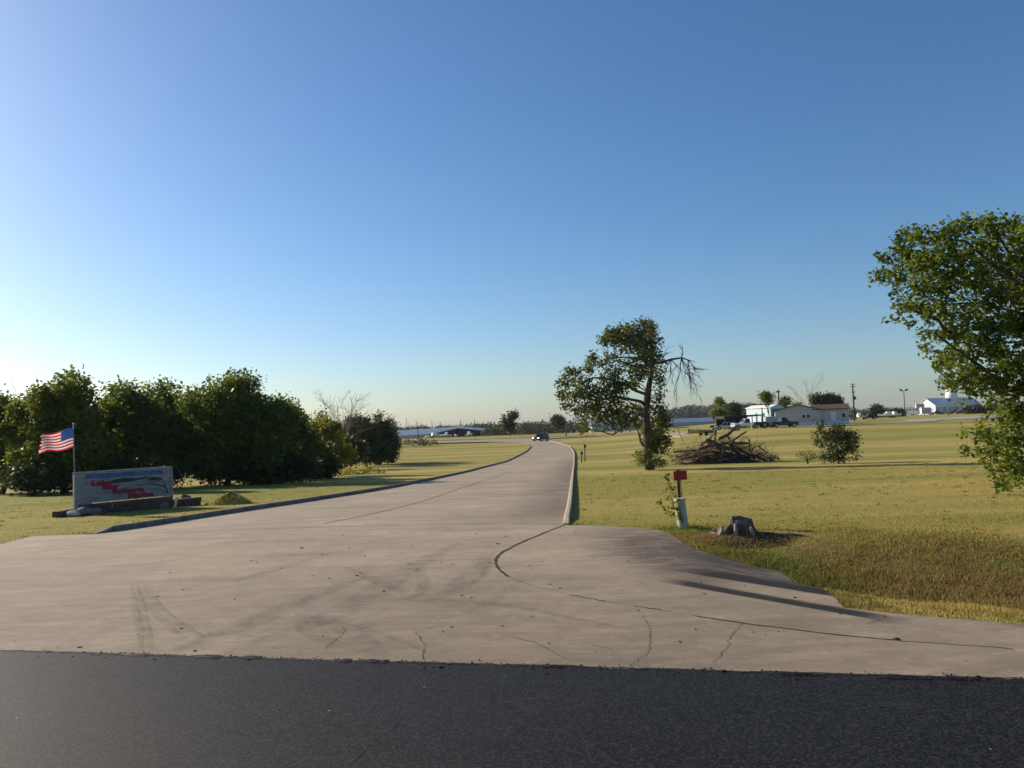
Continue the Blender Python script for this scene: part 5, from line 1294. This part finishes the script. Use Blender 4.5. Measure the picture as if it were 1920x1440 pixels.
for px, dp, lab in [(1414, 132, 'thin dark stake on the lawn before the white pickup'), (1409, 136, 'short white marker stake near the white pickup'), (890, 190, 'thin dark stake on the far lawn left of the black car')]:
    g = ON(px, dp); mq = MB(); hh = 1.35; mq.tube([g - np.array([0, 0, .2]), g + np.array([0, 0, hh * .9]), g + np.array([0, 0, hh])], [.045, .045, .02], 6)
    tag(mq.build('stake', M['white'] if 'white marker' in lab else M['blackmetal']), lab, 'stake')

# ================================================================== FARTHER TREES
rg = np.random.default_rng(55)
FG = 'single trees on the far side of the lawn'
def far_tree(label, ells, bp, dp, lm, leaf, nb, cnt=420, sq=.42, dz=1.5, tr=.2): env_tree('far_tree', label, ells, bp, dp, M[lm], rg, leaf, cnt, nb, FG, trunk_r=tr, dz=dz, squash=sq)
far_tree('slim tree with twin round crowns left of the black car', [(961, 780, 9, 10), (948, 787, 7, 9), (955, 799, 12, 9)], 955, 240, 'leaf_dark', .5, 26, tr=.25)
far_tree('rounded tree on the horizon right of the black car', [(1046, 791, 12, 9)], 1046, 330, 'leaf_far', .7, 14)
far_tree('lime tinted tree left of the black canopy', [(1350, 776, 15, 10), (1350, 754, 9, 9)], 1352, 190, 'leaf_olive', .42, 24)
far_tree('dark green tree over the black canopy roof', [(1376, 770, 14, 14)], 1376, 196, 'leaf_dark', .42, 18)
far_tree('small umbrella shaped tree before the blue workshop', [(1437, 746, 15, 11)], 1443, 160, 'leaf_olive', .32, 18, 380, sq=.36, tr=.13)
far_tree('small dark tree behind the house roof ridge', [(1472, 755, 9, 9)], 1472, 205, 'leaf_dark', .42, 12)
far_tree('low pale tree peeking above the house ridge', [(1494, 760, 12, 6)], 1494, 210, 'leaf_olive', .42, 10)
far_tree('wide dark tree behind the right wing of the house', [(1553, 756, 27, 15), (1530, 750, 10, 10)], 1550, 200, 'leaf_dark', .45, 44, 520)
far_tree('round dark tree between power pole and lamp post', [(1643, 771, 10, 10)], 1643, 275, 'leaf_dark', .6, 16)
far_tree('low bushy tree right of the round dark tree', [(1662, 775, 9, 7)], 1662, 300, 'leaf_olive', .6, 10)
far_tree('low dark bushy tree at the foot of the lamp post', [(1685, 776, 12, 8)], 1685, 310, 'leaf_far', .6, 12)
far_tree('dark bushy tree right of the barn, behind leaves', [(1835, 772, 30, 12)], 1838, 330, 'leaf_far', .6, 22)
bare_tree('bare grey branched tree behind the house ridge', 1524, 727, 200, rg, .6, BG, .18, 'palebark', .62, 3, 3, 6)

# distant wood along the horizon, a mass
dw = []; dr_ = []
def wood_belt(px0, px1, d0, d1, top_fn, n, leaf, per):
    for k in range(n):
        px = rg.uniform(px0, px1); dp = rg.uniform(d0, d1); g = ON(px, dp)
        zt = AT(px, top_fn(px) + rg.normal(0, 1.3), dp)[2]; hgt = max(2.0, zt - g[2]); r = min(hgt * .6, rg.uniform(3.5, 6.5))
        zc = zt - r * .7
        b = np.array([[g[0], dp, zc, r, r, r * .75, per], [g[0], dp, zc - r, r * 1.1, r, r, per * .6], [g[0], dp, max(g[2] + r * .5, zc - 2 * r), r * 1.1, r, r, per * .6]])
        P, rd = blob_leaves(b, leaf, rg, tuft=8, spread=leaf * .8); dw.append(P); dr_.append(np.clip(rd * .8 + rg.normal(0, .15), 0, 1))
wood_belt(742, 905, 520, 640, lambda x: np.interp(x, [742, 800, 850, 905], [804, 800, 800, 799]), 110, 1.1, 130)
wood_belt(880, 1260, 480, 640, lambda x: np.interp(x, [880, 1000, 1100, 1260], [797, 793, 792, 786]), 240, 1.1, 140)
wood_belt(1240, 1470, 950, 1500, lambda x: np.interp(x, [1240, 1290, 1340, 1400, 1440, 1470], [772, 763, 762, 759, 758, 761]) + rg.uniform(-1, 16), 420, 2.2, 120)
wood_belt(1470, 1920, 560, 800, lambda x: np.interp(x, [1470, 1600, 1750, 1920], [772, 770, 769, 763]), 260, 1.3, 120)
wood_belt(-500, 760, 600, 760, lambda x: 802 - (x - 742) * .035, 160, 1.3, 70)
wood_belt(1920, 2700, 600, 760, lambda x: 768 - (x - 1920) * .035, 110, 1.3, 70)
stuff(tag(fast_mesh('distant_woods', np.concatenate(dw), 4, M['leaf_far'], None, np.concatenate(dr_)), 'long belt of dark green woods along the horizon', 'woods'))
# the hill that carries the wood behind the house
hx = np.linspace(120, 1100, 70); hy = np.linspace(900, 1700, 30); HX, HY = np.meshgrid(hx, hy)
HZ = H(HX, HY) - 1.5 + 27 * np.exp(-(((HX / HY) - .30) / .13) ** 2) * sstep(900, 1350, HY) * (1 - sstep(1500, 1690, HY))
gf = np.arange(HX.size).reshape(HX.shape); q = np.stack([gf[:-1, :-1], gf[:-1, 1:], gf[1:, 1:], gf[1:, :-1]], -1).reshape(-1, 4)
hill = struct(mk('hill', np.stack([HX, HY, HZ], -1).reshape(-1, 3), q.tolist(), M['ground'], None, True))

# ================================================================== GRASS
def blades(name, label, x, y, h, rnd, rng, width=.006, lean=.5, base=None):
    n = len(x); z = H(x, y) - .005 if base is None else base
    a = rng.uniform(0, 2 * math.pi, n); w = width * rng.uniform(.6, 1.4, n)
    dx, dy = np.cos(a) * w, np.sin(a) * w
    la = rng.uniform(0, 2 * math.pi, n); ll = h * lean * rng.uniform(.2, 1.2, n)
    v = np.stack([np.stack([x - dx, y - dy, z], -1), np.stack([x + dx, y + dy, z], -1), np.stack([x + np.cos(la) * ll, y + np.sin(la) * ll, z + h], -1)], 1).reshape(-1, 3)
    return stuff(tag(fast_mesh(name, v, 3, M['blade'], None, rnd), label, 'grass'))
rg = np.random.default_rng(99)
paved = np.array(drive_poly)
def scatter(n, x0, x1, y0, y1, power=1.0):
    x = rg.uniform(x0, x1, n); y = y0 + (y1 - y0) * rg.uniform(0, 1, n) ** power
    P = np.column_stack([x, y]); ok = ~inside(paved, P) & ((P - e0) @ RN > .35)
    return P[ok, 0], P[ok, 1]
# rough growth in the ditch and around the stump
x, y = scatter(330000, 1.2, 13.5, 7.5, 16.5)
v = (y - 6.96 + .2 * x) * .98
rs = sstep(1.8, 3.0, v) * (1 - sstep(6.5, 9.4, v + 1.6 * (vnoise(x * .8, y * .8, 5) - .5)))
patch = vnoise(x * .9, y * 1.3, 8); fine_ = vnoise(x * 4, y * 4, 12)
stump_d = np.hypot((x - sp0[0]) / 1.5, (y - sp0[1] + .1) / .9)
edge_green = sstep(.28, .62, vnoise(x * .6 + 3, y * .6, 15)) * (1 - sstep(3.6, 5.2, v))
h = (.024 + .046 * rs * (.35 + patch) * (.5 + fine_)) * rg.uniform(.5, 1.3, len(x))
brownness = sstep(.12, .46, patch) * rs
rnd = np.where(rg.random(len(x)) < brownness * .85, rg.uniform(.80, .93, len(x)), np.where(rg.random(len(x)) < .55 - .25 * rs, rg.uniform(.55, .78, len(x)), rg.uniform(.05, .5, len(x))))
front = (v < 3.2) & (x > 4.2); rnd = np.where(front & (rg.random(len(x)) < .8), rg.uniform(.58, .76, len(x)), rnd)
near_st = stump_d < 1.0; rnd = np.where(near_st & (rg.random(len(x)) < .8), rg.uniform(.82, .90, len(x)), rnd); h = np.where(near_st, h * .8, h)
sel = rg.random(len(x)) < np.clip(.35 + rs, 0, 1); zb = None
zz = H(x, y); mr = np.hypot((x - mc[0]) / 1.35, (y - mc[1]) / .8); mr *= 1.3; zz = np.where(mr < 1, zz + .12 * (1 - np.clip(mr, 0, 1) ** 1.6) - .01, zz - .005)
blades('ditch_grass', 'rough dry and green grass in the roadside ditch', x[sel], y[sel], h[sel], rnd[sel], rg, .007, .6, zz[sel])
# mown lawns near the drive
def lawn(name, label, n, x0, x1, y0, y1, pw):
    x, y = scatter(n, x0, x1, y0, y1, pw)
    band = vnoise(x * .045 + 5, y * .19, 31) * .6 + vnoise(x * .3, y * .9, 33) * .4
    g = rg.random(len(x)) < (1 - sstep(.30, .52, band)) * .85 + .05
    rnd = np.where(g, rg.uniform(.20, .55, len(x)), rg.uniform(.60, .76, len(x)))
    h = rg.uniform(.014, .036, len(x)); return blades(name, label, x, y, h, rnd, rg, .010, .9)
lawn('lawn_grass', 'short mown grass blades on the left lawn', 70000, -24, -5, 12, 34, 1.4)
lawn('lawn_grass', 'short mown grass blades on the right lawn', 130000, 1.0, 26, 12.5, 42, 1.5)
# tufts along edges: kerb end, slab edges, pedestal foot
tx, ty, th = [], [], []
for p, n_, sp_, hh in [(G(165, 1003), 260, .35, .13), (G(1275, 992), 500, .30, .12), (G(1300, 1002), 400, .4, .10), (G(1075, 984), 200, .3, .07), (G(1470, 1078), 400, .5, .16), (G(1555, 1095), 500, .35, .18), (G(1420, 1055), 400, .45, .16), (G(1345, 1035), 400, .4, .14), (G(1880, 1168), 300, .5, .08)]:
    q = p[:2] + rg.normal(size=(n_, 2)) * sp_ * np.array([1, .6]); q = q[~inside(paved, q)]; tx += list(q[:, 0]); ty += list(q[:, 1]); hh *= .62; th += list(np.abs(rg.normal(hh, hh * .3, len(q))))
tx, ty, th = map(np.array, (tx, ty, th)); blades('edge_tufts', 'green grass tufts along the edge of the concrete', tx, ty, th, rg.uniform(.02, .42, len(tx)), rg, .008, .7)
# weed tufts dotted over the lawns
cx_, cy_ = scatter(1500, -24, 30, 13, 48, 1.2); kt = 14
tx = np.repeat(cx_, kt) + rg.normal(size=len(cx_) * kt) * .07; ty = np.repeat(cy_, kt) + rg.normal(size=len(cy_) * kt) * .05
q = ~inside(paved, np.column_stack([tx, ty])); tx, ty = tx[q], ty[q]
blades('lawn_weeds', 'scattered low weed tufts over the mown lawns', tx, ty, rg.uniform(.025, .075, len(tx)), np.clip(np.repeat(rg.choice([.1, .3, .62, .85], len(cx_)), kt)[q] + rg.normal(0, .06, len(tx)), 0, 1), rg, .012, .9)
# grass on the earth mound beside the sign
q = rg.normal(size=(2600, 2)) * .38; q = q[(q[:, 0] / .95) ** 2 + (q[:, 1] / .7) ** 2 < 1]; rr = np.sqrt((q[:, 0] / .95) ** 2 + (q[:, 1] / .7) ** 2)
blades('mound_grass', 'long grass growing over the earth mound by the sign', gm[0] + q[:, 0], gm[1] + q[:, 1], rg.uniform(.06, .2, len(q)), rg.uniform(.1, .75, len(q)), rg, .008, .8, H(gm[0] + q[:, 0], gm[1] + q[:, 1]) + .34 * (1 - rr ** 2) ** 1.3 * .75 - .05)

# ================================================================== HAZE
hz = MB(); hz.box((0, 1650, 14.5), (6400, 3900, 57)); haze = hz.build('haze', M['white']); stuff(haze); haze.data.materials.clear()
hm = bpy.data.materials.new('thin_air_haze'); hm.use_nodes = True; nt = hm.node_tree; nt.nodes.remove(nt.nodes['Principled BSDF'])
pv = nt.nodes.new('ShaderNodeVolumePrincipled'); pv.inputs['Color'].default_value = (.80, .88, 1.0, 1); pv.inputs['Density'].default_value = .00007; pv.inputs['Anisotropy'].default_value = .2
nt.links.new(pv.outputs[0], nt.nodes['Material Output'].inputs['Volume']); haze.data.materials.append(hm)
haze['label'] = 'thin pale haze in the air over the whole place'; haze['category'] = 'haze'
